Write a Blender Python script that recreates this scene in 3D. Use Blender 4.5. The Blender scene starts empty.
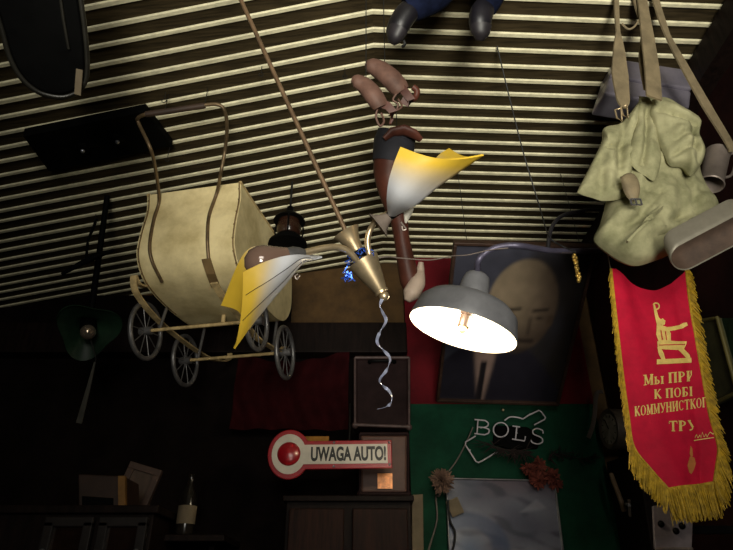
import bpy, bmesh, math, random
from mathutils import Vector, Matrix, noise
random.seed(7)
S = bpy.context.scene
COL = S.collection

# ------------------------------------------------------------------ camera, world, lights, exposure
F = 600.0
PITCH = math.radians(28.7)
EYE = Vector((0, 0, 1.2))
H = 1.5                                   # ceiling above the eye
cd = bpy.data.cameras.new('camera')
cam = bpy.data.objects.new('camera', cd)
COL.objects.link(cam)
cam.location = EYE
cam.rotation_euler = (math.radians(90) + PITCH, 0, 0)
cd.sensor_width = 36
cd.lens = F / 733 * 36
cd.clip_start = 0.02
S.camera = cam

w = bpy.data.worlds.new('world')
S.world = w
w.use_nodes = True
w.node_tree.nodes['Background'].inputs[0].default_value = (0.5, 0.6, 0.75, 1)
w.node_tree.nodes['Background'].inputs[1].default_value = 0.02

S.view_settings.view_transform = 'Standard'
S.view_settings.look = 'None'
S.view_settings.exposure = 0.0
S.view_settings.gamma = 1.0


def area_light(name, loc, target, sx, sy, power, color, spread=180):
    l = bpy.data.lights.new(name, 'AREA')
    l.shape = 'RECTANGLE'
    l.size, l.size_y = sx, sy
    l.energy = power
    l.color = color
    l.spread = math.radians(spread)
    o = bpy.data.objects.new(name, l)
    COL.objects.link(o)
    o.location = loc
    o.rotation_euler = (Vector(target) - Vector(loc)).to_track_quat('-Z', 'Y').to_euler()
    return o


# daylight through the window behind the camera, and an added spot aimed up at the ceiling
area_light('window_daylight', (0.15, -1.93, 1.75), (0.25, 1.6, 2.6), 1.1, 0.8, 9.5, (1.0, 0.97, 0.86), 95)


def spot_light(name, loc, target, power, color, angle, blend, radius):
    l = bpy.data.lights.new(name, 'SPOT')
    l.energy = power
    l.color = color
    l.spot_size = math.radians(angle)
    l.spot_blend = blend
    l.shadow_soft_size = radius
    o = bpy.data.objects.new(name, l)
    COL.objects.link(o)
    o.location = loc
    o.rotation_euler = (Vector(target) - Vector(loc)).to_track_quat('-Z', 'Y').to_euler()
    return o


spot_light('added_ceiling_spot', (0.2, -1.4, 0.9), (0.27, 1.5, 2.72), 400, (1.0, 0.96, 0.82), 46, 1.0, 0.38)  # unseen spot added behind the camera to brighten the ceiling and hanging things

# ------------------------------------------------------------------ projection helpers (pixel -> place)
CP, SP = math.cos(PITCH), math.sin(PITCH)


def ray(px, py):
    u = (px - 366.5) / F
    v = (275 - py) / F
    return Vector((u, CP - v * SP, SP + v * CP))


def P(px, py, d):
    return EYE + ray(px, py) * d


def PY(px, py, Y):
    r = ray(px, py)
    return EYE + r * (Y / r.y)


def PX(px, py, X):
    r = ray(px, py)
    return EYE + r * (X / r.x)


def PPL(px, py, p0, n):
    r = ray(px, py)
    return EYE + r * ((p0 - EYE).dot(n) / r.dot(n))


# ------------------------------------------------------------------ materials
def lin(c):
    c = c / 255
    return c / 12.92 if c <= 0.04045 else ((c + 0.055) / 1.055) ** 2.4


def srgb(r, g, b):
    return (lin(r), lin(g), lin(b), 1)


MATS = {}


def mat(name, col, rough=0.6, metal=0.0, var=0.25, scale=12.0, bump=0.0, stretch=None, col2=None, spec=0.5, trans=0.0, coat=0.0):
    if name in MATS:
        return MATS[name]
    m = bpy.data.materials.new(name)
    m.use_nodes = True
    nt = m.node_tree
    b = nt.nodes['Principled BSDF']
    b.inputs['Roughness'].default_value = rough
    b.inputs['Metallic'].default_value = metal
    b.inputs['Specular IOR Level'].default_value = spec
    b.inputs['Transmission Weight'].default_value = trans
    b.inputs['Coat Weight'].default_value = coat
    tc = nt.nodes.new('ShaderNodeTexCoord')
    mp = nt.nodes.new('ShaderNodeMapping')
    if stretch:
        mp.inputs['Scale'].default_value = stretch
    nz = nt.nodes.new('ShaderNodeTexNoise')
    nz.inputs['Scale'].default_value = scale
    nz.inputs['Detail'].default_value = 6
    nz.inputs['Roughness'].default_value = 0.65
    nt.links.new(tc.outputs['Object'], mp.inputs['Vector'])
    nt.links.new(mp.outputs[0], nz.inputs['Vector'])
    rp = nt.nodes.new('ShaderNodeValToRGB')
    c2 = col2 if col2 else tuple(x * (1 - var) for x in col[:3]) + (1,)
    c1 = tuple(min(1, x * (1 + var * 0.6)) for x in col[:3]) + (1,)
    rp.color_ramp.elements[0].position = 0.35
    rp.color_ramp.elements[0].color = c2
    rp.color_ramp.elements[1].position = 0.62
    rp.color_ramp.elements[1].color = c1
    nt.links.new(nz.outputs['Fac'], rp.inputs[0])
    nt.links.new(rp.outputs[0], b.inputs['Base Color'])
    if bump:
        bp = nt.nodes.new('ShaderNodeBump')
        bp.inputs['Strength'].default_value = bump
        bp.inputs['Distance'].default_value = 0.004
        nt.links.new(nz.outputs['Fac'], bp.inputs['Height'])
        nt.links.new(bp.outputs[0], b.inputs['Normal'])
    MATS[name] = m
    return m


def vmat(name, rough=0.6, coat=0.0, spec=0.5):
    """material of a printed or dyed surface: its colours are stored with the mesh"""
    m = bpy.data.materials.new(name)
    m.use_nodes = True
    nt = m.node_tree
    b = nt.nodes['Principled BSDF']
    b.inputs['Roughness'].default_value = rough
    b.inputs['Coat Weight'].default_value = coat
    b.inputs['Specular IOR Level'].default_value = spec
    a = nt.nodes.new('ShaderNodeAttribute')
    a.attribute_name = 'dye'
    nz = nt.nodes.new('ShaderNodeTexNoise')
    nz.inputs['Scale'].default_value = 60
    tc = nt.nodes.new('ShaderNodeTexCoord')
    nt.links.new(tc.outputs['Object'], nz.inputs['Vector'])
    mx = nt.nodes.new('ShaderNodeMix')
    mx.data_type = 'RGBA'
    mx.blend_type = 'MULTIPLY'
    mx.inputs[0].default_value = 0.12
    nt.links.new(a.outputs['Color'], mx.inputs[6])
    nt.links.new(nz.outputs['Fac'], mx.inputs[7])
    nt.links.new(mx.outputs[2], b.inputs['Base Color'])
    return m


def emat(name, col, strength):
    m = bpy.data.materials.new(name)
    m.use_nodes = True
    b = m.node_tree.nodes['Principled BSDF']
    b.inputs['Base Color'].default_value = col
    b.inputs['Emission Color'].default_value = col
    b.inputs['Emission Strength'].default_value = strength
    return m


# ------------------------------------------------------------------ mesh helpers
class MB:
    """collects shapes in world space, then links them as one mesh object"""

    def __init__(self):
        self.v, self.f, self.c = [], [], []

    def add(self, verts, faces, cols=None):
        n = len(self.v)
        self.v += [Vector(p) for p in verts]
        self.f += [tuple(i + n for i in f) for f in faces]
        self.c += cols if cols else [(1, 1, 1, 1)] * len(verts)
        return self

    def box(self, c, size, M=None):
        hx, hy, hz = size[0] / 2, size[1] / 2, size[2] / 2
        M = M or Matrix.Identity(3)
        vs = [Vector(c) + M @ Vector((x, y, z)) for x in (-hx, hx) for y in (-hy, hy) for z in (-hz, hz)]
        return self.add(vs, [(0, 1, 3, 2), (4, 6, 7, 5), (0, 4, 5, 1), (2, 3, 7, 6), (0, 2, 6, 4), (1, 5, 7, 3)])

    def tube(self, pts, r, n=10, cap=True, flat=None, up=None):
        """r: radius, list of radii; flat=(a,b) scales the section along side and binormal"""
        pts = [Vector(p) for p in pts]
        k = len(pts)
        rs = r if isinstance(r, (list, tuple)) else [r] * k
        vs, fs = [], []
        u = None
        for i, p in enumerate(pts):
            t = (pts[min(i + 1, k - 1)] - pts[max(i - 1, 0)])
            t = t.normalized() if t.length > 1e-9 else Vector((0, 0, 1))
            if up is not None:
                ref = Vector(up(i)) if callable(up) else Vector(up)
                u = ref - t * ref.dot(t)
            elif u is None:
                ref = Vector((0, 0, 1)) if abs(t.z) < 0.9 else Vector((1, 0, 0))
                u = ref - t * ref.dot(t)
            else:
                u = u - t * u.dot(t)
            u = u.normalized()
            b = t.cross(u)
            fa, fb = flat if flat else (1, 1)
            for j in range(n):
                a = 2 * math.pi * j / n
                vs.append(p + (u * math.cos(a) * fa + b * math.sin(a) * fb) * rs[i])
        for i in range(k - 1):
            for j in range(n):
                fs.append((i * n + j, i * n + (j + 1) % n, (i + 1) * n + (j + 1) % n, (i + 1) * n + j))
        if cap:
            fs.append(tuple(reversed(range(n))))
            fs.append(tuple((k - 1) * n + j for j in range(n)))
        return self.add(vs, fs)

    def strap(self, pts, width, thick, up):
        """flat band; up = direction of its width"""
        pts = [Vector(p) for p in pts]
        k = len(pts)
        vs, fs = [], []
        for i, p in enumerate(pts):
            t = (pts[min(i + 1, k - 1)] - pts[max(i - 1, 0)]).normalized()
            ref = Vector(up(i) if callable(up) else up)
            u = (ref - t * ref.dot(t)).normalized()
            b = t.cross(u)
            wd = width[i] if isinstance(width, (list, tuple)) else width
            for (x, y) in ((-1, -1), (1, -1), (1, 1), (-1, 1)):
                vs.append(p + u * x * wd / 2 + b * y * thick / 2)
        for i in range(k - 1):
            for j in range(4):
                fs.append((i * 4 + j, i * 4 + (j + 1) % 4, (i + 1) * 4 + (j + 1) % 4, (i + 1) * 4 + j))
        fs += [(3, 2, 1, 0), tuple((k - 1) * 4 + j for j in range(4))]
        return self.add(vs, fs)

    def lathe(self, prof, base, axis, n=28, close=False):
        """prof: (radius, height) list turned about axis from base"""
        a = Vector(axis).normalized()
        ref = Vector((0, 0, 1)) if abs(a.z) < 0.9 else Vector((1, 0, 0))
        u = (ref - a * ref.dot(a)).normalized()
        b = a.cross(u)
        vs, fs = [], []
        for (r, h) in prof:
            for j in range(n):
                t = 2 * math.pi * j / n
                vs.append(Vector(base) + a * h + (u * math.cos(t) + b * math.sin(t)) * r)
        k = len(prof)
        for i in range(k - 1):
            for j in range(n):
                fs.append((i * n + j, i * n + (j + 1) % n, (i + 1) * n + (j + 1) % n, (i + 1) * n + j))
        if close:
            fs.append(tuple(reversed(range(n))))
            fs.append(tuple((k - 1) * n + j for j in range(n)))
        return self.add(vs, fs)

    def prism(self, poly, d):
        """poly: 3-D outline, pushed along vector d"""
        n = len(poly)
        d = Vector(d)
        vs = [Vector(p) for p in poly] + [Vector(p) + d for p in poly]
        fs = [tuple(range(n)), tuple(range(2 * n - 1, n - 1, -1))]
        fs += [(i, i + n, (i + 1) % n + n, (i + 1) % n) for i in range(n)]
        return self.add(vs, fs)

    def ball(self, c, r, n=16, m=10, scale=(1, 1, 1), M=None):
        M = M or Matrix.Identity(3)
        prof = [(math.sin(math.pi * i / m), -math.cos(math.pi * i / m)) for i in range(m + 1)]
        vs, fs = [], []
        for (a, h) in prof:
            for j in range(n):
                t = 2 * math.pi * j / n
                vs.append(Vector(c) + M @ Vector((a * math.cos(t) * r * scale[0], a * math.sin(t) * r * scale[1], h * r * scale[2])))
        for i in range(m):
            for j in range(n):
                fs.append((i * n + j, i * n + (j + 1) % n, (i + 1) * n + (j + 1) % n, (i + 1) * n + j))
        return self.add(vs, fs)

    def grid(self, fn, nu, nv, thick=0.0, col=None, closed_u=False):
        """fn(u,v) -> point; with thickness the sheet gets a back and rims"""
        pts = [[Vector(fn(i / nu, j / nv)) for j in range(nv + 1)] for i in range(nu + 1)]
        cs = []
        vs, fs = [], []
        W = nv + 1
        for i in range(nu + 1):
            for j in range(W):
                vs.append(pts[i][j])
                cs.append(col(i / nu, j / nv) if col else (1, 1, 1, 1))
        for i in range(nu):
            for j in range(nv):
                fs.append((i * W + j, (i + 1) * W + j, (i + 1) * W + j + 1, i * W + j + 1))
        if thick:
            N = len(vs)
            for i in range(nu + 1):
                for j in range(W):
                    a = pts[min(i + 1, nu)][j] - pts[max(i - 1, 0)][j]
                    b = pts[i][min(j + 1, nv)] - pts[i][max(j - 1, 0)]
                    nn = a.cross(b)
                    nn = nn.normalized() if nn.length > 1e-12 else Vector((0, 0, 0))
                    vs.append(pts[i][j] - nn * thick)
                    cs.append(cs[i * W + j])
            fs += [tuple(N + k for k in reversed(f)) for f in fs[:nu * nv]]
            for i in range(nu):
                fs.append((i * W, N + i * W, N + (i + 1) * W, (i + 1) * W))
                fs.append((i * W + nv, (i + 1) * W + nv, N + (i + 1) * W + nv, N + i * W + nv))
            for j in range(nv):
                fs.append((j, j + 1, N + j + 1, N + j))
                fs.append((nu * W + j, N + nu * W + j, N + nu * W + j + 1, nu * W + j + 1))
        return self.add(vs, fs, cs)

    def build(self, name, m, parent=None, smooth=None, bevel=0.0, dye=False, sub=0):
        me = bpy.data.meshes.new(name)
        if parent is not None:
            org = world_loc(parent)
            local = org
        else:
            lo = Vector((min(p[i] for p in self.v) for i in range(3)))
            hi = Vector((max(p[i] for p in self.v) for i in range(3)))
            org = (lo + hi) / 2
        me.from_pydata([p - org for p in self.v], [], self.f)
        if dye:
            at = me.color_attributes.new('dye', 'FLOAT_COLOR', 'POINT')
            for i, c in enumerate(self.c):
                at.data[i].color = c
        bm = bmesh.new()
        bm.from_mesh(me)
        bmesh.ops.recalc_face_normals(bm, faces=bm.faces)
        bm.to_mesh(me)
        bm.free()
        me.materials.append(m)
        o = bpy.data.objects.new(name, me)
        COL.objects.link(o)
        if parent is not None:
            o.parent = parent
        else:
            o.location = org
        if smooth:
            for p in me.polygons:
                p.use_smooth = True
            if smooth < 170:
                me.set_sharp_from_angle(angle=math.radians(smooth))
        if bevel:
            b = o.modifiers.new('bevel', 'BEVEL')
            b.width = bevel
            b.segments = 2
            b.limit_method = 'ANGLE'
        if sub:
            s = o.modifiers.new('subdivision', 'SUBSURF')
            s.levels = s.render_levels = sub
        return o


def world_loc(o):
    p = Vector(o.location)
    while o.parent:
        o = o.parent
        p += Vector(o.location)
    return p


def tag(o, label=None, cat=None, group=None, kind=None):
    if label: o['label'] = label
    if cat: o['category'] = cat
    if group: o['group'] = group
    if kind: o['kind'] = kind
    return o


def thing(name, loc, label, cat, group=None):
    o = bpy.data.objects.new(name, None)
    COL.objects.link(o)
    o.location = loc
    o.empty_display_size = 0.05
    return tag(o, label, cat, group)


def smoothpts(pts, n=8):
    """Catmull-Rom through the points"""
    pts = [Vector(p) for p in pts]
    q = [pts[0] * 2 - pts[1]] + pts + [pts[-1] * 2 - pts[-2]]
    out = []
    for i in range(1, len(q) - 2):
        for k in range(n):
            t = k / n
            a, b, c, d = q[i - 1], q[i], q[i + 1], q[i + 2]
            out.append(0.5 * (2 * b + (c - a) * t + (2 * a - 5 * b + 4 * c - d) * t * t + (3 * b - a - 3 * c + d) * t ** 3))
    out.append(pts[-1])
    return out


def interp(vals, n):
    out = []
    for i in range(n):
        x = i / (n - 1) * (len(vals) - 1)
        k = min(int(x), len(vals) - 2)
        out.append(vals[k] + (vals[k + 1] - vals[k]) * (x - k))
    return out


def pillow(mb, outline, nrm, thick, rings=14, seg=72, back=0.6, wr=0.0, wscale=14.0, seed=0.0, creases=()):
    """puffed cloth or leather body inside an outline; creases: (point a, point b, depth, width)"""
    pts = [Vector(p) for p in outline]
    pts = smoothpts(pts + [pts[0]], 6)[:-1]
    c = sum(pts, Vector()) / len(pts)
    n = Vector(nrm).normalized()
    k = len(pts)
    vs, fs = [], []
    for side in (1, -1):
        base = len(vs)
        for i in range(rings + 1):
            r = i / rings
            for j in range(k):
                q = c + (pts[j] - c) * r
                h = thick * math.sqrt(max(0, 1 - r ** 3)) * (1 if side > 0 else -back)
                if side > 0:
                    nz = noise.noise(q * wscale + Vector((seed, 0, 0))) + 0.5 * noise.noise(q * wscale * 2.3 + Vector((0, seed, 0)))
                    h += wr * nz * (1 - r ** 6)
                    for (a, b, dp, wd) in creases:
                        ab = b - a
                        t = max(0, min(1, (q - a).dot(ab) / ab.length_squared))
                        dd = (q - a - ab * t).length
                        h -= 1.7 * dp * math.exp(-(dd / wd) ** 2) * (1 - r ** 6)
                vs.append(q + n * h)
        for i in range(rings):
            for j in range(k):
                f = (base + i * k + j, base + i * k + (j + 1) % k, base + (i + 1) * k + (j + 1) % k, base + (i + 1) * k + j)
                fs.append(f if side > 0 else tuple(reversed(f)))
    # join rims
    a0, b0 = rings * k, (rings + 1) * k + rings * k
    for j in range(k):
        fs.append((a0 + j, a0 + (j + 1) % k, b0 + (j + 1) % k, b0 + j))
    mb.add(vs, fs)
    return mb


# ------------------------------------------------------------------ palette
boards_m = mat('dark_board', srgb(62, 52, 34), 0.75, var=0.5, scale=9, stretch=(1, 12, 1), bump=0.4)
lath_m = mat('pale_lath', srgb(238, 230, 194), 0.6, var=0.22, scale=30, stretch=(1, 3, 1))
green_m = mat('green_wall_paint', srgb(13, 62, 42), 0.8, var=0.35, scale=7, bump=0.3)
red_m = mat('red_wall_paint', srgb(96, 12, 22), 0.8, var=0.3, scale=6, bump=0.2)
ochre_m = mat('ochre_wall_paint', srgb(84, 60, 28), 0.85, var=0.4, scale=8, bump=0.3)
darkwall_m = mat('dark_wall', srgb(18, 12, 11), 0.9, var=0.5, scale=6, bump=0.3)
darkred_m = mat('dark_red_wall', srgb(38, 16, 13), 0.9, var=0.5, scale=6)
wood_dark_m = mat('dark_wood', srgb(24, 15, 12), 0.6, var=0.5, scale=8, stretch=(8, 8, 1), bump=0.2)
wood_mid_m = mat('brown_wood', srgb(96, 58, 36), 0.55, var=0.45, scale=8, stretch=(8, 8, 1))
black_m = mat('black_lacquer', srgb(10, 10, 10), 0.42, var=0.3, scale=20, spec=0.3)
blackmat_m = mat('black_dull', srgb(9, 9, 9), 0.7, var=0.4, scale=20)
cream_m = mat('cream_enamel', srgb(232, 214, 164), 0.5, var=0.25, scale=7, bump=0.05, col2=srgb(204, 184, 132))
cream_strap_m = mat('cream_strap_metal', srgb(196, 170, 120), 0.5, var=0.4, scale=25)
greymetal_m = mat('grey_metal', srgb(120, 118, 118), 0.4, 0.6, var=0.35, scale=18)
brass_m = mat('brass', srgb(208, 186, 150), 0.36, 0.8, var=0.25, scale=25)
bronze_m = mat('bronze', srgb(124, 100, 76), 0.4, 0.4, var=0.3, scale=25)
steel_m = mat('steel', srgb(170, 170, 180), 0.28, 0.9, var=0.2, scale=12)
canvas_m = mat('olive_canvas', srgb(160, 156, 122), 0.9, var=0.2, scale=9, bump=0.35, col2=srgb(120, 119, 88))
leather_tan_m = mat('tan_leather', srgb(124, 110, 84), 0.7, var=0.3, scale=18, bump=0.2)
leather_brown_m = mat('brown_leather', srgb(78, 42, 32), 0.5, var=0.35, scale=14, bump=0.2)
lilac_brown_m = mat('worn_brown_leather', srgb(98, 72, 62), 0.6, var=0.35, scale=18, bump=0.3)
denim_m = mat('dark_denim', srgb(18, 24, 46), 0.9, var=0.4, scale=40, bump=0.3)
tin_m = mat('dull_tin', srgb(140, 128, 120), 0.45, 0.55, var=0.25, scale=12)
enamel_grey_m = mat('grey_enamel', srgb(112, 112, 116), 0.45, var=0.2, scale=12)
enamel_white_m = mat('white_enamel', srgb(245, 240, 225), 0.5, var=0.05, scale=12)
wire_m = mat('black_wire', srgb(12, 11, 10), 0.6, var=0.2)
wirepale_m = mat('pale_wire', srgb(120, 108, 100), 0.6, var=0.2)
crimson_m = mat('crimson_cloth', srgb(196, 20, 54), 0.75, var=0.18, scale=14, bump=0.15)
gold_m = mat('gold_print', srgb(232, 200, 110), 0.6, var=0.15, scale=60)
fringe_m = mat('gold_fringe', srgb(186, 150, 34), 0.7, var=0.4, scale=70)
glass_bulb_m = mat('smoky_bulb_glass', srgb(120, 96, 84), 0.12, 0.1, var=0.15, scale=4, coat=0.6)
red_enamel_m = mat('red_enamel', srgb(150, 16, 28), 0.3, var=0.1, scale=10, coat=0.3)
white_enamel_sign_m = mat('white_sign_enamel', srgb(196, 190, 178), 0.35, var=0.12, scale=14, coat=0.2)
ink_m = mat('black_ink', srgb(20, 18, 18), 0.5, var=0.1)
neon_m = mat('white_neon_glass', srgb(206, 198, 202), 0.25, var=0.15, scale=30)
flower_tan_m = mat('dried_tan_petals', srgb(126, 98, 82), 0.85, var=0.4, scale=60)
flower_red_m = mat('dried_red_petals', srgb(118, 54, 40), 0.85, var=0.5, scale=60)
branch_m = mat('dried_branch', srgb(40, 30, 24), 0.9, var=0.4, scale=40)
blue_m = mat('blue_foil', srgb(60, 110, 230), 0.2, 0.6, var=0.3, scale=60)
silver_m = mat('silver_foil', srgb(200, 206, 236), 0.25, 0.35, var=0.2, scale=30)
case_m = mat('dark_brown_case', srgb(40, 28, 28), 0.6, var=0.3, scale=16, bump=0.2)
case2_m = mat('brown_card_case', srgb(84, 56, 46), 0.6, var=0.3, scale=10, bump=0.1)
darkgreen_m = mat('dark_green_enamel', srgb(24, 44, 30), 0.45, var=0.35, scale=12)
frame_gilt_m = mat('faded_gilt_frame', srgb(64, 44, 34), 0.5, 0.2, var=0.35, scale=30)
olive_print_m = mat('olive_picture', srgb(60, 58, 30), 0.7, var=0.55, scale=9)
paper_m = mat('yellowed_paper', srgb(120, 106, 84), 0.85, var=0.2, scale=14)
redcloth_m = mat('dark_red_cloth', srgb(44, 8, 11), 0.9, var=0.35, scale=12, bump=0.3)

for nm_, sp_ in (('dark_board', .15), ('dark_wall', .08), ('dark_red_wall', .1), ('dark_wood', .12), ('black_lacquer', .05), ('black_dull', .05), ('dark_brown_case', .06), ('dark_green_enamel', .2),
                ('dark_red_cloth', .08), ('brown_leather', .25), ('worn_brown_leather', .25), ('olive_canvas', .15), ('crimson_cloth', .2), ('dark_denim', .1), ('green_wall_paint', .2), ('red_wall_paint', .2)):
    MATS[nm_].node_tree.nodes['Principled BSDF'].inputs['Specular IOR Level'].default_value = sp_

# ------------------------------------------------------------------ the room
tag(MB().box((-0.55, 0.3, -0.05), (3.4, 4.9, 0.1)).build('floor', darkwall_m), kind='structure')
YB = 2.62


def fold(Y):                                # where the two slopes of the ceiling meet, in plan
    return 0.023 + 0.048 * (Y - 1.277)


DL = Vector((-1, 0.11, -0.150))             # run of the laths on the left slope
DR = Vector((1, 0.045, 0))                  # run of the laths on the right slope
ZC = EYE.z + H
Y0, PER = 1.163, 0.0606
RX = 1.07                                   # right wall


def ceil_part(name, D, length, edge):
    mb = MB()
    a = Vector((fold(-2.2), -2.2, ZC))
    b = Vector((fold(YB + 0.25), YB + 0.25, ZC))
    up = Vector((0, 0, 0.012))
    poly = [a + up, b + up, b + D * length + up, a + D * length + up]
    return mb.prism(poly, (0, 0, 0.05)).build(name, boards_m)


cr = tag(ceil_part('ceiling', DR, 1.2, 0), kind='structure')
cl = tag(ceil_part('ceiling', DL, 2.6, 0), kind='structure')


def laths(D, L, parent):
    mb = MB()
    n = Vector((0, 0, 1))
    for k in range(-58, 27):
        Y = Y0 + PER * k
        if Y > YB + 0.2 or Y < -2.1: continue
        jit = 0.0018 * math.sin(k * 2.3)
        p0 = Vector((fold(Y), Y + jit, ZC))
        p1 = p0 + D * L
        q = p1 - p0
        # one lath: thin board with a bevelled lower front edge, pale
        wd = 0.0150 + 0.0012 * math.sin(k * 1.7)
        sec = [(-wd / 2, 0.012), (-wd / 2, 0.008), (-wd / 2 + 0.002, 0.006), (wd / 2 - 0.002, 0.006), (wd / 2, 0.008), (wd / 2, 0.012)]
        vs = []
        for e in (p0, p1):
            for (y, z) in sec:
                vs.append(e + Vector((0, y, z)))
        m = len(sec)
        fs = [(i, (i + 1) % m, m + (i + 1) % m, m + i) for i in range(m)] + [tuple(range(m)), tuple(range(2 * m - 1, m - 1, -1))]
        mb.add(vs, fs)
    return mb.build('laths', lath_m, parent)


laths(DR, 1.1, cr)
laths(DL, 2.4, cl)


def wall(name, c, size, m):
    return tag(MB().box(c, size).build(name, m), kind='structure')


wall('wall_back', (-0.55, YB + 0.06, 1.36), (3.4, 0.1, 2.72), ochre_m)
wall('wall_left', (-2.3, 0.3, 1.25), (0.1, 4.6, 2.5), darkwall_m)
wall('wall_right', (RX + 0.05, 0.3, 1.36), (0.1, 4.6, 2.72), darkred_m)
# wall behind the camera: two piers, a sill wall and a head around one window
wf = MB()
wf.box((-1.42, -2.1, 1.35), (1.85, 0.1, 2.7)).box((0.92, -2.1, 1.35), (0.4, 0.1, 2.7)).box((0.115, -2.1, 0.62), (1.22, 0.1, 1.24)).box((0.115, -2.1, 2.45), (1.22, 0.1, 0.5))
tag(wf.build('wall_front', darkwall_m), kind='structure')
wn = MB()
for x in (-0.47, 0.115, 0.70):
    wn.box((x, -2.1, 1.72), (0.04, 0.06, 0.96))
for z in (1.26, 2.18):
    wn.box((0.115, -2.1, z), (1.2, 0.06, 0.04))
tag(wn.build('window_1', wood_mid_m), kind='structure')

# green and red panelling over the right half of the back wall
gx0, gx1 = PY(409, 430, 2.56).x, PY(601, 440, 2.56).x
zj = PY(500, 404, 2.56).z
tag(MB().box(((gx0 + gx1) / 2, 2.585, zj / 2), (gx1 - gx0, 0.05, zj)).build('wall_back_dado', green_m), kind='structure')
tag(MB().box(((gx0 + gx1) / 2, 2.588, (zj + 2.70) / 2), (gx1 - gx0, 0.044, 2.70 - zj)).build('wall_back_upper', red_m), kind='structure')
# dark trim along the right wall under the ceiling
tag(MB().box((RX - 0.03, 0.9, ZC - 0.06), (0.06, 3.3, 0.1)).build('trim_1', wood_dark_m), kind='structure')
# dark beam low on the left half of the back wall, dark boarding below it
bz0, bz1 = PY(340, 353, 2.5).z, PY(340, 323, 2.5).z
bx0, bx1 = -2.24, gx0
tag(MB().box(((bx0 + bx1) / 2, 2.55, (bz0 + bz1) / 2), (bx1 - bx0, 0.12, bz1 - bz0)).build('trim_2', wood_dark_m, bevel=0.004), kind='structure')
tag(MB().box(((bx0 + bx1) / 2, 2.59, bz0 / 2), (bx1 - bx0, 0.04, bz0)).build('wall_back_boarding', darkwall_m), kind='structure')
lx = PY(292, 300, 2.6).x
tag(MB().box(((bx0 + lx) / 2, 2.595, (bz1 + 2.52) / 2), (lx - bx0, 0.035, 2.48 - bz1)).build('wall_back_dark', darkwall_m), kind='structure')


def ceil_z(x, y):
    """underside of the laths above a point"""
    fx = fold(y)
    if x >= fx: return ZC
    t = fx - x
    return ZC + DL.z * t


def hang(parent, p, m=wire_m, r=0.0012, name='hanging_wire', lean=(0, 0)):
    p = Vector(p)
    q = Vector((p.x + lean[0], p.y + lean[1], 0))
    q.z = ceil_z(q.x, q.y) + 0.002
    return MB().tube([p, (p + q) / 2, q], r, 6).build(name, m, parent)


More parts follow.
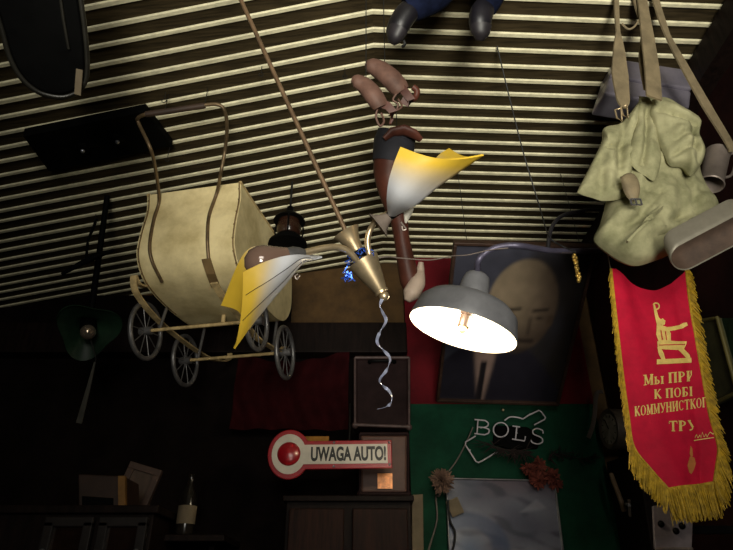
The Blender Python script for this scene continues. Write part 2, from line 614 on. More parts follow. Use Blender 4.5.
# ------------------------------------------------------------------ pram hanging on the left
def build_pram():
    th = math.radians(-12)
    Wd = Vector((math.cos(th), math.sin(th), 0))
    Ld = Vector((-math.sin(th), math.cos(th), 0))
    Ud = Vector((0, 0, 1))
    O = P(146, 331, 2.05)
    T = thing('pram', O, 'cream enamelled doll pram with spoked wheels hanging under the left slope of the ceiling', 'pram')

    def at(l, wv, u):
        return O + Ld * l + Wd * wv + Ud * u

    def lu(px, py, wv):                     # pixel -> (l,u) on the plane at wv
        q = PPL(px, py, O + Wd * wv, Wd) - O
        return q.dot(Ld), q.dot(Ud)

    w0, w1 = 0.028, 0.372
    # near end and bottom profile, read off the silhouette of the left side
    near = [lu(x, y, w0) for (x, y) in ((148, 195), (147, 212), (141, 232), (137, 254), (141, 274), (150, 290), (166, 307), (190, 320), (214, 330))]
    # the far, lower part read off the right side
    rim = [lu(x, y, w1) for (x, y) in ((240, 188), (254, 208), (268, 234), (281, 252), (291, 262))]
    l_end = near[-1][0] + 0.30
    u_bot = near[-1][1]
    rl0, ru0 = rim[0]
    le, ue = rim[-1]
    le = min(max(le, 0.30), 0.60)
    u_bot = 0.112
    prof = near[:7] + [(0.16, u_bot + .002), (0.27, u_bot + 0.015), (0.345, u_bot + 0.05), (le + 0.03, u_bot + 0.12), (le + 0.025, (u_bot + ue) / 2 + .05), (le, ue)]
    pp = smoothpts([Vector((a, b, 0)) for a, b in prof], 5)
    n = len(pp)
    b = MB()

    def shell(u, v):
        i = min(int(round(u * (n - 1))), n - 1)
        q = pp[i]
        return at(q.x, w0 + (w1 - w0) * v, q.y)
    b.grid(shell, n - 1, 10, thick=0.007)
    body = b.build('body', cream_m, T, smooth=40)
    # side panels
    # rim curve from the top of the near end down to the far end
    top = [(near[0][0], near[0][1])]
    rr = [(near[0][0] + (a - rl0) * (le - near[0][0]) / (rim[-1][0] - rl0), ue + (bb - ue) * (near[0][1] - ue) / (ru0 - ue)) for (a, bb) in rim]
    rimp = smoothpts([Vector((a, bb, 0)) for a, bb in rr], 5)
    for wv, dw in ((w0 - 0.002, 0.007), (w1 - 0.005, 0.007)):
        poly = [at(q.x, wv, q.y) for q in pp] + [at(q.x, wv, q.y) for q in reversed(rimp[1:-1])]
        MB().prism(poly, Wd * dw).build('side_panel', cream_m, T)
        rb = MB()
        rb.tube([at(q.x, wv + dw / 2, q.y) for q in rimp], 0.007, 8)
        rb.build('rim_bead', cream_strap_m, T, smooth=60)
    # bolted seam along the near right and left edge
    for wv in (w0 + 0.006, w1 - 0.004):
        sb = MB()
        sb.tube([at(q.x - 0.002, wv, q.y) for q in pp[:34]], 0.0022, 6)
        for i in range(2, 34, 3):
            sb.ball(at(pp[i].x - 0.004, wv, pp[i].y), 0.0034, 8, 6)
        sb.build('riveted_seam', mat('rust_seam', srgb(120, 96, 60), .7, var=.4), T, smooth=60)
    # handle: bent bar, its two rods run down the near end
    def face(px, py, off=0.012):
        # nearest point of the shell under this pixel, lifted off it
        best = None
        for i, q in enumerate(pp[:45]):
            for k in range(41):
                wv = w0 + (w1 - w0) * k / 40
                p3 = at(q.x, wv, q.y)
                r = p3 - EYE
                dep = r.y * CP + r.z * SP
                x = 366.5 + F * r.x / dep
                y = 275 - F * (-r.y * SP + r.z * CP) / dep
                e = (x - px) ** 2 + (y - py) ** 2
                if best is None or e < best[0]: best = (e, p3)
        p = best[1]
        return p + (EYE - p).normalized() * off
    dep0 = (face(157, 200) - EYE)
    d0 = dep0.y * CP + dep0.z * SP
    hb = MB()
    left = [face(162, 283), face(153, 262), face(150, 243), face(155, 220), face(158, 200)]
    right = [face(217, 192), face(210, 215), face(207, 235), face(208, 258)]
    up = [P(156, 172, d0 - .11), P(151, 150, d0 - .22), P(139, 124, d0 - .2), P(138, 118, d0 - .21), P(147, 114, d0 - .22), P(165, 112, d0 - .22), P(205, 105, d0 - .22), P(219, 105, d0 - .22), P(225, 112, d0 - .21), P(227, 128, d0 - .17), P(225, 150, d0 - .11), P(221, 172, d0 - .11)]
    hb.tube(smoothpts(left + up + right, 6), 0.0058, 10)
    h = hb.build('handle', mat('dark_rod', srgb(118, 98, 72), .45, .5, var=.35, scale=25), T, smooth=60)
    gp = MB()
    gp.tube([P(146, 114.3, d0 - .22), P(165, 111.7, d0 - .222), P(205, 105.5, d0 - .22)], 0.0095, 12)
    gp.build('grip', mat('dark_grip_wood', srgb(58, 42, 32), .6, var=.4), h, smooth=60)
    # rusty bracket and strap at the right rod
    br = MB()
    br.strap([face(207, 258, .014), face(210, 272, .016), face(216, 288, .016)], 0.03, 0.005, Wd)
    br.build('bracket', MATS['rust_seam'], T)
    # axles and wheels
    TR, WB = 0.40, 0.29
    R = 0.094
    for l in (0, WB):
        ax = MB()
        ax.tube([at(l, -0.012, 0), at(l, TR + 0.012, 0)], 0.006, 10)
        a_ = ax.build('axle', cream_strap_m, T, smooth=60)
    for (l, wv) in ((0, 0), (0, TR), (WB, 0), (WB, TR)):
        c = at(l, wv, 0)
        tb = MB()
        ring = [c + (Ld * math.cos(t) + Ud * math.sin(t)) * R for t in [2 * math.pi * i / 40 for i in range(41)]]
        tb.tube(ring, 0.0085, 10, cap=False)
        tyre = tb.build('wheel', greymetal_m, T, smooth=60)
        sp = MB()
        for i in range(10):
            t = 2 * math.pi * i / 10 + 0.2
            sp.tube([c, c + (Ld * math.cos(t) + Ud * math.sin(t)) * (R - 0.004)], 0.0018, 6)
        sp.build('spokes', greymetal_m, tyre)
        hbm = MB()
        hbm.tube([c - Wd * 0.022, c + Wd * 0.022], 0.014, 12)
        hbm.build('hub', greymetal_m, tyre, smooth=60)
    # spring straps on both sides
    for wv, pix in ((-0.004 + 0.02, ((146, 287), (138, 284), (134, 276), (135, 290), (146, 307), (163, 325), (183, 341), (205, 356), (220, 361), (229, 359), (230, 353))),
                    (TR - 0.02, ((214, 283), (225, 300), (240, 317), (256, 337), (266, 344), (279, 351), (284, 347)))):
        pts = []
        for (x, y) in pix:
            l, u = lu(x, y, wv)
            pts.append(at(l, wv, u))
        MB().strap(smoothpts(pts, 5), 0.022, 0.006, Wd).build('spring_strap', cream_strap_m, T, smooth=30)
    # struts between axle and body
    for (l, wv) in ((0, 0.05), (0, TR - 0.05), (WB, 0.05), (WB, TR - 0.05)):
        MB().tube([at(l, wv, 0.0), at(l + 0.02, wv, u_bot + 0.03 if l else 0.09)], 0.006, 8).build('strut', greymetal_m, T, smooth=60)
    # foot on the underside
    MB().tube([at(0.16, 0.2, u_bot), at(0.16, 0.2, u_bot - 0.03)], 0.008, 10).build('foot', cream_strap_m, T, smooth=60)
    # wires to the ceiling
    for q in (P(165, 110, d0 - .22), P(205, 104, d0 - .22)):
        hang(T, q)
    hang(T, at(le, 0.2, ue))
    return T


build_pram()

# ------------------------------------------------------------------ two-arm ceiling lamp with glass shades
def build_chandelier():
    D = 1.10
    fin = P(384, 296, D)
    top_dir = Vector((-0.42, -0.02, 1)).normalized()
    T = thing('ceiling_lamp', fin, 'brass two-arm ceiling lamp on a slanting rod with yellow and white folded glass shades', 'ceiling lamp')
    ax = top_dir
    # find the axis so that it runs through the two measured points of the rod
    hubtop = P(346, 232, D + .02)
    ax = (hubtop - fin).normalized()
    far = P(240, -2, D + 0.17)
    d2 = (far - hubtop).normalized()
    q = hubtop
    t = 0
    while t < 2 and (q + d2 * t).z < ceil_z((q + d2 * t).x, (q + d2 * t).y): t += 0.01
    MB().tube([hubtop - d2 * 0.02, q + d2 * t], 0.0046, 10).build('rod', bronze_m, T, smooth=60)
    MB().lathe([(0.0, 0.0), (0.05, 0.0), (0.045, 0.02), (0.012, 0.045), (0.0, .046)], q + d2 * (t + .006), -d2).build('ceiling_rose', bronze_m, T, smooth=40)
    L = (hubtop - fin).length
    # hub cone (wide at the top), finial, dark gap with foil, flared cup above
    MB().lathe([(0.0, 0.008), (0.011, 0.010), (0.013, 0.016), (0.017, 0.03), (0.024, 0.055), (0.029, 0.072), (0.030, 0.076), (0.026, 0.078), (0.0, 0.078)], fin, ax).build('hub', brass_m, T, smooth=40)
    fm = MB()
    fm.ball(fin, 0.0095, 14, 10)
    fm.lathe([(0.0, 0.006), (0.013, 0.007), (0.013, 0.011), (0.0, 0.012)], fin, ax, 20)
    fm.build('finial', brass_m, T, smooth=50)
    MB().lathe([(0.010, 0.076), (0.012, 0.09), (0.011, 0.10)], fin, ax, 20).build('neck', black_m, T, smooth=50)
    MB().lathe([(0.0, 0.094), (0.010, 0.094), (0.0125, 0.102), (0.016, 0.118), (0.022, 0.132), (0.027, 0.139), (0.0255, 0.139), (0.014, 0.118), (0.006, 0.105), (0.0, 0.105)], fin, ax, 30).build('cup', brass_m, T, smooth=40)
    # arms
    a1 = [P(365, 268, D), P(358, 262, D - .01), P(349, 252, D - .02), P(338, 247.5, D - .03), (P(325, 248, D - .045)), P(303, 253, D - .065)]
    MB().tube(smoothpts(a1, 6), 0.0062, 12).build('arm', brass_m, T, smooth=60)
    a2 = [P(372, 263, D), P(369, 252, D + .0), P(367.5, 240, D + .0), P(371, 228, D + .0), P(378, 219, D - .01), P(387, 214, D - .02)]
    MB().tube(smoothpts(a2, 6), 0.0055, 12).build('arm', brass_m, T, smooth=60)
    # socket + bulb of the left shade
    s = MB()
    sa = (P(280, 256.5, D - .09) - P(303, 253, D - .065))
    s.tube([P(304, 253, D - .065), P(300, 253, D - .07), P(294, 254, D - .075), P(281, 256, D - .085)], [0.007, 0.010, 0.013, 0.012], 16)
    s.build('lamp_socket', greymetal_m, T, smooth=50)
    bc = P(261, 262, D - .095)
    bd = (P(283, 256, D - .085) - bc).normalized()
    b = MB()
    R = 0.0285
    b.lathe([(0.0, -R), (R * .5, -R * .87), (R * .87, -R * .5), (R, 0), (R * .93, R * .4), (R * .78, R * .8), (R * .62, R * 1.2), (R * .5, R * 1.5), (R * .45, R * 1.7), (0.0, R * 1.7)], bc, bd, 24)
    b.build('light_bulb', glass_bulb_m, T, smooth=60)

    shade_m = vmat('shade_glass', 0.42, 0.0, 0.3)

    def blend_col(f, f2=0):
        f = max(0, min(1, f))
        f = f * f * (3 - 2 * f)
        wht = Vector((lin(205), lin(206), lin(212)))
        yel = Vector((lin(216), lin(178), lin(56)))
        c = wht.lerp(yel, f)
        return (c.x, c.y, c.z, 1)

    def bez(c, t):
        q = [Vector(x) for x in c]
        while len(q) > 1:
            q = [q[i].lerp(q[i + 1], t) for i in range(len(q) - 1)]
        return q[0]

    def poly(c, t):
        q = smoothpts(c, 8)
        x = t * (len(q) - 1)
        i = min(int(x), len(q) - 2)
        return q[i].lerp(q[i + 1], x - i)

    def taco(name, front, crease, back, bulge_f, bulge_b, y0, y1, nf, nb):
        """folded square of glass: front leaf edge, crease, back leaf edge, each from base to open end"""
        def fn(u, v):
            a, c, b_ = poly(front, u), poly(crease, u), poly(back, u)
            if v < 0.5:
                t = v * 2
                p = a.lerp(c, t) + (bulge_f * math.sin(math.pi * t) * math.sin(math.pi * min(1, u * .9 + .05))) + nf * (math.sin(math.pi * t) * u ** 4)
            else:
                t = (v - .5) * 2
                p = c.lerp(b_, t) + (bulge_b * math.sin(math.pi * t) * math.sin(math.pi * min(1, u * .9 + .05))) + nb * (math.sin(math.pi * t) * u ** 4)
            return p
        def cf(u, v):
            e = abs(v - .5) * 2
            return blend_col((u + 0.12 * (1 - e) * 0 - y0) / (y1 - y0))
        g = MB()
        g.grid(fn, 36, 36, thick=0.003, col=cf)
        o = g.build(name, shade_m, T, smooth=50, dye=True)
        ln = MB()
        for vv in (0.16, 0.33):
            ln.tube([fn(u / 20, vv + 0.1 * (1 - u / 20)) + (EYE - fn(u / 20, vv)).normalized() * 0.0008 for u in range(1, 20)], 0.0005, 5)
        ln.build('drawn_line', ink_m, o)
        return o
    N = D - 0.12
    toward = (EYE - P(280, 280, 1)).normalized()
    taco('glass_shade',
         [P(309, 255, D - .075), P(296, 254.5, N - .01), P(280, 257, N - .03), P(262, 263, N - .045), P(243, 272, N - .05)],
         [P(318, 259, D - .055), P(303, 264, N + .02), P(284, 287, N + .0), P(262, 313, N - .015), P(248, 331, N - .02), P(235, 349, N - .02)],
         [P(322, 258, D - .045), P(300, 254, D - .02), P(272, 248, D - .0), P(246, 253, D - .01), P(222, 306, D - .015)],
         toward * 0.012, Vector((0, 0, 0)) - toward * 0.01, 0.42, 0.86, Vector((0.004, 0, 0)), Vector((0.024, 0, 0.018)))
    toward = (EYE - P(430, 180, 1)).normalized()
    taco('glass_shade',
         [P(389, 213, N + .09), P(388, 199, N + .04), P(390, 180, N + .01), P(395, 162, N - .01), P(401, 147, N - .015)],
         [P(392, 216, N + .1), P(402, 211, N + .07), P(415, 204, N + .04), P(437, 186, N + .02), P(461, 169, N + .0), P(483, 154, N - .02)],
         [P(396, 216, N + .12), P(407, 205, N + .13), P(420, 186, N + .14), P(436, 158, N + .13), P(449, 148, N + .12)],
         toward * 0.02, -toward * 0.01, 0.42, 0.9, Vector((-.004, 0, -0.016)), Vector((0, 0, -0.012)))
    # glass flare at the foot of the right shade
    fl = MB()
    base = P(391, 215, N + .1)
    d = (P(410, 200, N + .1) - base).normalized()
    fl.lathe([(0.008, 0.0), (0.012, 0.01), (0.019, 0.02), (0.028, 0.026)], base - d * .004, -d, 20)
    fl.build('glass_collar', mat('smoky_petal_glass', srgb(122, 110, 102), .25, var=.3), T, smooth=60)
    s2 = MB()
    s2.tube([base - d * 0.008, base + d * 0.035], [0.008, 0.012], 14)
    s2.build('lamp_socket', black_m, T, smooth=50)
    wl = MB()
    wl.tube(smoothpts([P(401, 222, N + .1), P(404, 226, N + .1), P(406, 229, N + .1), P(403, 230, N + .1), P(402, 226, N + .1)], 4), 0.0016, 6)
    wl.build('shade_clip', tin_m, T)
    wl = MB()
    wl.tube(smoothpts([P(300, 275, N + .03), P(297, 279, N + .03), P(295, 276, N + .03), P(298, 274, N + .03)], 4), 0.0015, 6)
    wl.build('shade_clip', tin_m, T)
    # second, small petal of the right shade
    g = MB()
    pa, pb, pc = P(403, 210, N + .12), P(414, 205, N + .13), P(405, 223, N + .12)
    g.grid(lambda u, v: pa.lerp(pb, u).lerp(pc.lerp(P(411, 212, N + .13), u), v) + toward * 0.006 * math.sin(math.pi * v), 8, 8, thick=.003)
    g.build('glass_petal', enamel_white_m, T, smooth=60)
    # foil garland tied round the neck
    f = MB()
    c0 = fin + ax * 0.086
    random.seed(3)
    for i in range(46):
        a = random.uniform(0, 2 * math.pi)
        u = Vector((math.cos(a), math.sin(a), 0))
        u = (u - ax * u.dot(ax)).normalized()
        p = c0 + u * random.uniform(.014, .027) + ax * random.uniform(-.01, .01)
        q2 = p + Vector((random.uniform(-.008, .008), random.uniform(-.008, .008), random.uniform(-.009, .006)))
        f.strap([p, (p + q2) / 2 + u * .004, q2], 0.0022, 0.0005, ax)
    for i in range(14):
        p = P(352 - random.uniform(0, 6), 266 + random.uniform(0, 10), D - .02)
        f.strap([p, p + Vector((random.uniform(-.006, .006), .002, -.008)), p + Vector((random.uniform(-.01, .01), 0, -.014))], 0.002, 0.0005, (1, 0, 0))
    tag(f.build('foil_garland', blue_m), 'blue foil garland tied round the neck of the brass ceiling lamp', 'garland')
    # curled ribbon
    pts = [P(382, 299, D - .01), P(380, 306, D - .012), P(383, 313, D - .01), P(386, 321, D), P(380, 332, D - .01), P(377, 341, D), P(381, 348, D + .01), P(388, 355, D), P(390, 361, D - .01), P(386, 371, D - .01), P(380, 379, D), P(382, 385, D + .01), P(389, 391, D), P(392, 399, D - .01), P(388, 406, D - .01), P(378, 409, D)]
    sp = smoothpts(pts, 6)
    rb = MB()
    rb.strap(sp, 0.006, 0.0006, lambda i: (math.cos(i * .22), math.sin(i * .22), 0.35))
    tag(rb.build('curled_ribbon', silver_m, smooth=60), 'thin silver curled gift ribbon dangling below the brass ceiling lamp', 'ribbon')


build_chandelier()

# ------------------------------------------------------------------ enamel lamp, lit
def build_enamel_lamp():
    D = 1.6
    c = P(462, 331, D)
    v = (c - EYE).normalized()
    r = ray(462, 324).normalized()
    right = Vector((1, 0, 0))
    rt = (right - v * right.dot(v)).normalized()
    upv = rt.cross(v).normalized()
    a = math.radians(16.5)
    idir = -(upv * math.cos(a) + rt * math.sin(a))      # downwards along the lamp axis in view
    s = 0.33
    n = (-v * s + idir * math.sqrt(1 - s * s)).normalized()   # the way the mouth faces
    ax = -n
    T = thing('enamel_lamp', c, 'grey enamelled industrial lamp, lit, on a bent pipe in front of the framed portrait', 'lamp')
    R = 0.145
    sh = MB()
    sh.lathe([(R, 0), (R + .002, .003), (R * .97, .03), (R * .93, .058), (R * .80, .078), (R * .55, .094), (R * .33, .103), (R * .27, .108), (.0, .108)], c, ax, 56)
    sh.build('shade', enamel_grey_m, T, smooth=50)
    inn = MB()
    inn.lathe([(R, 0), (R * .95, .029), (R * .91, .055), (R * .78, .075), (R * .53, .091), (R * .31, .1), (0, .1)], c, ax, 56)
    inn.build('reflector', enamel_white_m, T, smooth=60)
    nk = MB()
    nk.lathe([(0, .10), (R * .29, .10), (R * .29, .112), (R * .26, .150), (R * .235, .165), (R * .18, .172), (0, .174)], c, ax, 32)
    nk.build('neck', enamel_grey_m, T, smooth=45)
    sk = MB()
    sk.tube([c + ax * .098, c + ax * .045], [0.019, 0.019], 20)
    sk.tube([c + ax * .047, c + ax * .012], [0.016, 0.016], 20)
    sk.build('lamp_holder', mat('brown_bakelite', srgb(34, 15, 6), 0.5, var=.2), T, smooth=50)
    gl = MB()
    gl.ball(c + ax * .006, 0.012, 16, 10)
    gl.build('bulb', emat('lamp_filament', (1.0, 0.62, 0.28, 1), 1.2), T, smooth=60)
    for k, (dx, dy) in enumerate(((1, 0), (-.5, .87), (-.5, -.87))):
        l = bpy.data.lights.new('lamp_glow', 'POINT')
        l.energy = 1.5
        l.color = (1.0, 0.86, 0.62)
        l.shadow_soft_size = 0.012
        o = bpy.data.objects.new('lamp_glow', l)
        COL.objects.link(o)
        o.parent = T
        sx = rt * dx * .05 + (rt.cross(ax)).normalized() * dy * .05
        o.location = (c + ax * .03 + sx) - Vector(T.location)
    # bent pipe to the right wall
    top = c + ax * .17
    dp = D + 0.02
    pts = [top, P(478, 262, dp), P(484, 254, dp), P(495, 248, dp), P(508, 245.5, dp), P(522, 246, dp), P(540, 249, dp + .05), P(558, 251, dp + .12), P(600, 250, dp + .33)]
    end = P(600, 250, dp + .33)
    e2 = Vector((RX - 0.02, end.y + .22, end.z + .16))
    MB().tube(smoothpts(pts + [e2], 6), 0.0085, 12).build('pipe', mat('blue_grey_pipe', srgb(92, 88, 108), 0.45, 0.4, var=.2), T, smooth=60)
    MB().tube([e2 - Vector((0.012, 0, 0)), e2 + Vector((0.02, 0, 0))], 0.03, 20).build('wall_plate', greymetal_m, T, smooth=40)
    br = [P(548, 251, dp + .08), P(549, 238, dp + .1), P(553, 225, dp + .14), P(562, 216, dp + .18), P(576, 212, dp + .24), P(600, 210, dp + .34)]
    e3 = Vector((RX - 0.02, br[-1].y + .22, br[-1].z + .12))
    MB().tube(smoothpts(br + [e3], 6), 0.006, 10).build('stay', mat('dark_pipe', srgb(44, 42, 46), 0.45, 0.4, var=.2), T, smooth=60)


build_enamel_lamp()

# wires
def wire(pix, label, m=wire_m, r=0.0016, cat='wire', group=None, name='wire'):
    pts = [P(*q) if len(q) == 3 else Vector(q[:3]) for q in pix]
    o = MB().tube(smoothpts(pts, 6), r, 6).build(name, m, smooth=60)
    return tag(o, label, cat, group)


q0 = P(497, 48, 1.55)
cz = P(497, 46, 1.55)
k = 1.55
while P(497, 46, k).z < ZC - .004: k += .005
wire([(497, 46, k), (510, 100, k), (524, 155, k - .02), (540, 208, k - .06), (549, 236, 1.64), (562, 246, 1.64), (576, 252, 1.64)], 'thin black cable slanting from the right ceiling down to the bent lamp pipe', r=0.0022, name='cable', cat='cable')
wire([(360, 262, 1.45), (385, 257, 1.45), (400, 258, 1.47), (430, 260, 1.5), (452, 256, 1.54), (467, 255, 1.57), (490, 250, 1.6), (508, 248, 1.61)], 'thin pale wire stretched level from the brass lamp to the grey enamel lamp', wirepale_m, 0.0014)
# hooked wires under the left slope
for i, (x, y0, y1, lab) in enumerate(((171, 141, 170, 'short wire with a ring end hanging between the rods of the pram handle'),
                                      (262, 66, 80, 'short twisted wire hanging from the left ceiling beside the slanting lamp rod'),
                                      (345, 68, 82, 'tiny wire hook on the left ceiling right of the slanting lamp rod'),
                                      (96, 214, 240, 'wire hook on the dark left ceiling beside the pram'),
                                      (166, 92, 103, 'tiny wire hook at the edge of the black ceiling fitting'))):
    d = 1.2
    while P(x, y0, d).z < ceil_z(P(x, y0, d).x, P(x, y0, d).y) - .001: d += .005
    a = P(x, y0, d)
    L = 0.03 if y1 - y0 < 20 else 0.075
    mb = MB()
    mb.tube([a, a - Vector((0, 0, L))], 0.0012, 6)
    cc = a - Vector((0, 0, L + .007))
    mb.tube([cc + Vector((math.sin(t) * .007, 0, math.cos(t) * .007)) for t in [j * math.pi / 6 for j in range(12)]], 0.0012, 6)
    tag(mb.build('wire_hook', wire_m), lab, 'hook', 'wire hooks on the ceiling')

# ------------------------------------------------------------------ canvas rucksack hanging at the right
def build_rucksack():
    D = 1.6
    Yr = P(650, 180, D).y
    def q(x, y, dy=0.0):
        return PY(x, y, Yr + dy)
    base = q(652, 262)
    T = thing('rucksack', base, 'faded olive canvas rucksack hanging by its straps in front of the right wall', 'rucksack')
    nrm = Vector((-0.15, -1, -0.25))
    # main sack
    b = MB()
    out = [q(*p) for p in ((641, 100), (628, 122), (617, 150), (610, 180), (605, 205), (600, 224), (594, 240), (609, 254), (622, 262), (636, 266), (652, 262), (667, 256), (684, 246), (699, 234), (716, 213), (708, 198), (699, 180), (694, 160), (686, 135), (668, 106), (653, 99))]
    cr = [(q(690, 200), q(650, 250), 0.008, 0.012), (q(648, 120), q(640, 200), 0.014, 0.02), (q(672, 190), q(668, 250), 0.008, 0.018),
          (q(610, 235), q(650, 225), 0.01, 0.014), (q(655, 110), q(672, 170), 0.014, 0.014), (q(630, 150), q(620, 215), .01, .015), (q(700, 215), q(655, 232), .008, .009), (q(690, 228), q(640, 246), .009, .009), (q(675, 185), q(690, 225), .008, .01), (q(650, 205), q(612, 246), .008, .01)]
    pillow(b, out, nrm, 0.10, rings=26, back=0.9, wr=0.017, wscale=15, seed=1.7, creases=cr)
    sack = b.build('sack', canvas_m, T, smooth=60)
    # left flap with a turned-up lower edge
    f = MB()
    o2 = [q(x, y, -0.07) for (x, y) in ((640, 100), (622, 122), (604, 128), (602, 140), (597, 152), (588, 170), (578, 190), (580, 194), (592, 198), (604, 201), (620, 199), (628, 192), (632, 170), (640, 140))]
    cr2 = [(q(622, 125, -.07), q(616, 190, -.07), 0.012, 0.012), (q(600, 160, -.07), q(600, 198, -.07), 0.008, 0.012), (q(606, 152, -.07), q(626, 146, -.07), .008, .008)]
    pillow(f, o2, nrm, 0.035, rings=20, back=0.5, wr=0.015, wscale=20, seed=5.1, creases=cr2)
    f.build('side_pocket', canvas_m, T, smooth=60)
    # right flap
    g = MB()
    o3 = [q(x, y, -0.095) for (x, y) in ((652, 100), (664, 99), (684, 110), (699, 122), (698, 136), (704, 150), (703, 160), (696, 172), (690, 176), (682, 168), (670, 166), (664, 155), (654, 132), (650, 112))]
    cr3 = [(q(655, 115, -.095), q(692, 130, -.095), 0.014, 0.01), (q(690, 135, -.095), q(694, 165, -.095), 0.012, 0.010), (q(668, 160, -.095), q(690, 150, -.095), 0.01, 0.009), (q(672, 145, -.095), q(690, 136, -.095), .008, .01)]
    pillow(g, o3, nrm, 0.045, rings=20, back=0.6, wr=0.017, wscale=20, seed=9.3, creases=cr3)
    g.build('side_pocket', canvas_m, T, smooth=60)
    # middle gather (top flap)
    m = MB()
    o4 = [q(x, y, -0.088) for (x, y) in ((639, 96), (650, 99), (654, 118), (658, 140), (661, 160), (655, 180), (645, 176), (634, 168), (628, 158), (630, 142), (637, 118))]
    pillow(m, o4, nrm, 0.022, rings=16, back=0.5, wr=0.013, wscale=18, seed=2.2, creases=[(q(648, 100, -.088), q(642, 165, -.088), .01, .008)])
    m.build('top_flap', canvas_m, T, smooth=60)
    # tan leather tab with buckle
    t = MB()
    o5 = [q(x, y, -0.12) for (x, y) in ((620, 177), (628, 173), (635, 175), (640, 186), (638, 199), (631, 201), (624, 192))]
    pillow(t, o5, nrm, 0.012, rings=8, back=0.6, wr=0.002, seed=4)
    tab = t.build('leather_tab', leather_tan_m, T, smooth=60)
    k = MB()
    bc = q(636, 202, -0.132)
    for (dx, dz, sx, sz) in ((-.012, 0, .003, .016), (.012, 0, .003, .016), (0, .008, .024, .003), (0, -.008, .024, .003), (0, 0, .003, .016)):
        k.box(bc + Vector((dx, 0, dz)), (sx, .003, sz))
    k.build('buckle', steel_m, tab)
    # pale closing band across the front and a drawn cord
    c = MB()
    c.strap(smoothpts([q(627, 242, -.10), q(640, 228, -.108), (q(652, 216, -.11)), q(662, 207, -.105)], 4), 0.012, 0.005, (0.6, 0, .6))
    c.build('band', canvas_m, T)
    # straps up to the ceiling
    def strap(pix, wds, name, mtl, th=0.005, up=(1, 0.25, 0)):
        pts = smoothpts([P(*p) for p in pix], 6)
        ws = interp(wds, len(pts))
        MB().strap(pts, ws, th, up).build(name, mtl, T, smooth=30)
    dz = 1.71
    strap([(641, -6, 1.69), (644, 12, 1.67), (648, 40, 1.62), (652, 70, 1.58), (654, 98, 1.53)], [.030, .032, .040, .044, .044], 'shoulder_strap', leather_tan_m)
    strap([(616, -8, 1.69), (617, 20, 1.67), (618, 32, 1.66), (619, 50, 1.64), (620, 75, 1.61), (623, 100, 1.58), (624, 108, 1.57)], [.015, .013, .012, .034, .05, .038, .014], 'shoulder_strap', leather_tan_m)
    strap([(633, -8, 1.70), (637, 8, 1.69), (643, 30, 1.68), (641, 60, 1.64), (646, 90, 1.58)], [.012] * 5, 'strap_end', leather_tan_m)
    strap([(652, -6, 1.69), (664, 28, 1.68), (684, 66, 1.66), (706, 105, 1.64), (729, 143, 1.62), (731, 152, 1.62)], [.010, .014, .026, .030, .024, .012], 'carrying_strap', leather_tan_m)
    strap([(655, -6, 1.70), (668, 35, 1.69), (676, 56, 1.68), (684, 68, 1.67)], [.012] * 4, 'strap_end', leather_tan_m)
    # thin cords and rings at the left strap
    cd_ = MB()
    cd_.tube(smoothpts([P(622, 24, 1.66), P(628, 29, 1.65), (P(634, 27, 1.65)), P(639, 20, 1.66)], 5), 0.003, 8)
    cd_.build('cord', leather_tan_m, T, smooth=60)
    rg = MB()
    for x, y in ((623, 115), (617, 118)):
        cc = P(x, y, 1.56)
        rg.tube([cc, P(x - 2, y - 8, 1.57), P(x + 4, y - 10, 1.57), P(x + 5, y + 3, 1.55), cc], 0.0022, 8)
    rg.build('ring', brass_m, T, smooth=60)
    for x in (618, 640, 654):
        p = P(x, -6, 1.69)
        MB().tube([p, Vector((p.x, p.y, ZC))], 0.004, 8).build('hook', greymetal_m, T)
    return T


build_rucksack()


# aluminium tin behind the rucksack
def build_tin():
    d = 1.86
    a, b_, c, e = P(604, 93, 1.80), P(690, 108, 1.80), P(694, 70, d + .01), P(616, 58, d + .01)
    T = thing('metal_tin', (a + b_) / 2, 'shiny grey metal tin under the ceiling behind the rucksack straps', 'tin')
    n = (b_ - a).cross(e - a).normalized()
    if n.y < 0: n = -n
    mid1, mid2 = a.lerp(e, .45), b_.lerp(c, .45)
    MB().prism([a, b_, mid2, mid1], n * 0.10).build('tin_body', mat('tin_plate', srgb(150, 144, 158), .32, .55, var=.2, scale=8), T, bevel=.008)
    up_ = (e - a).normalized() * .002
    MB().prism([mid1 + up_ - n * .003, mid2 + up_ - n * .003, c, e], n * 0.107).build('lid', MATS['tin_plate'], T, bevel=.008)
    hang(T, (e + c) / 2 + n * .05, lean=(0, 0))
    hang(T, e.lerp(c, .2) + n * .05)


build_tin()


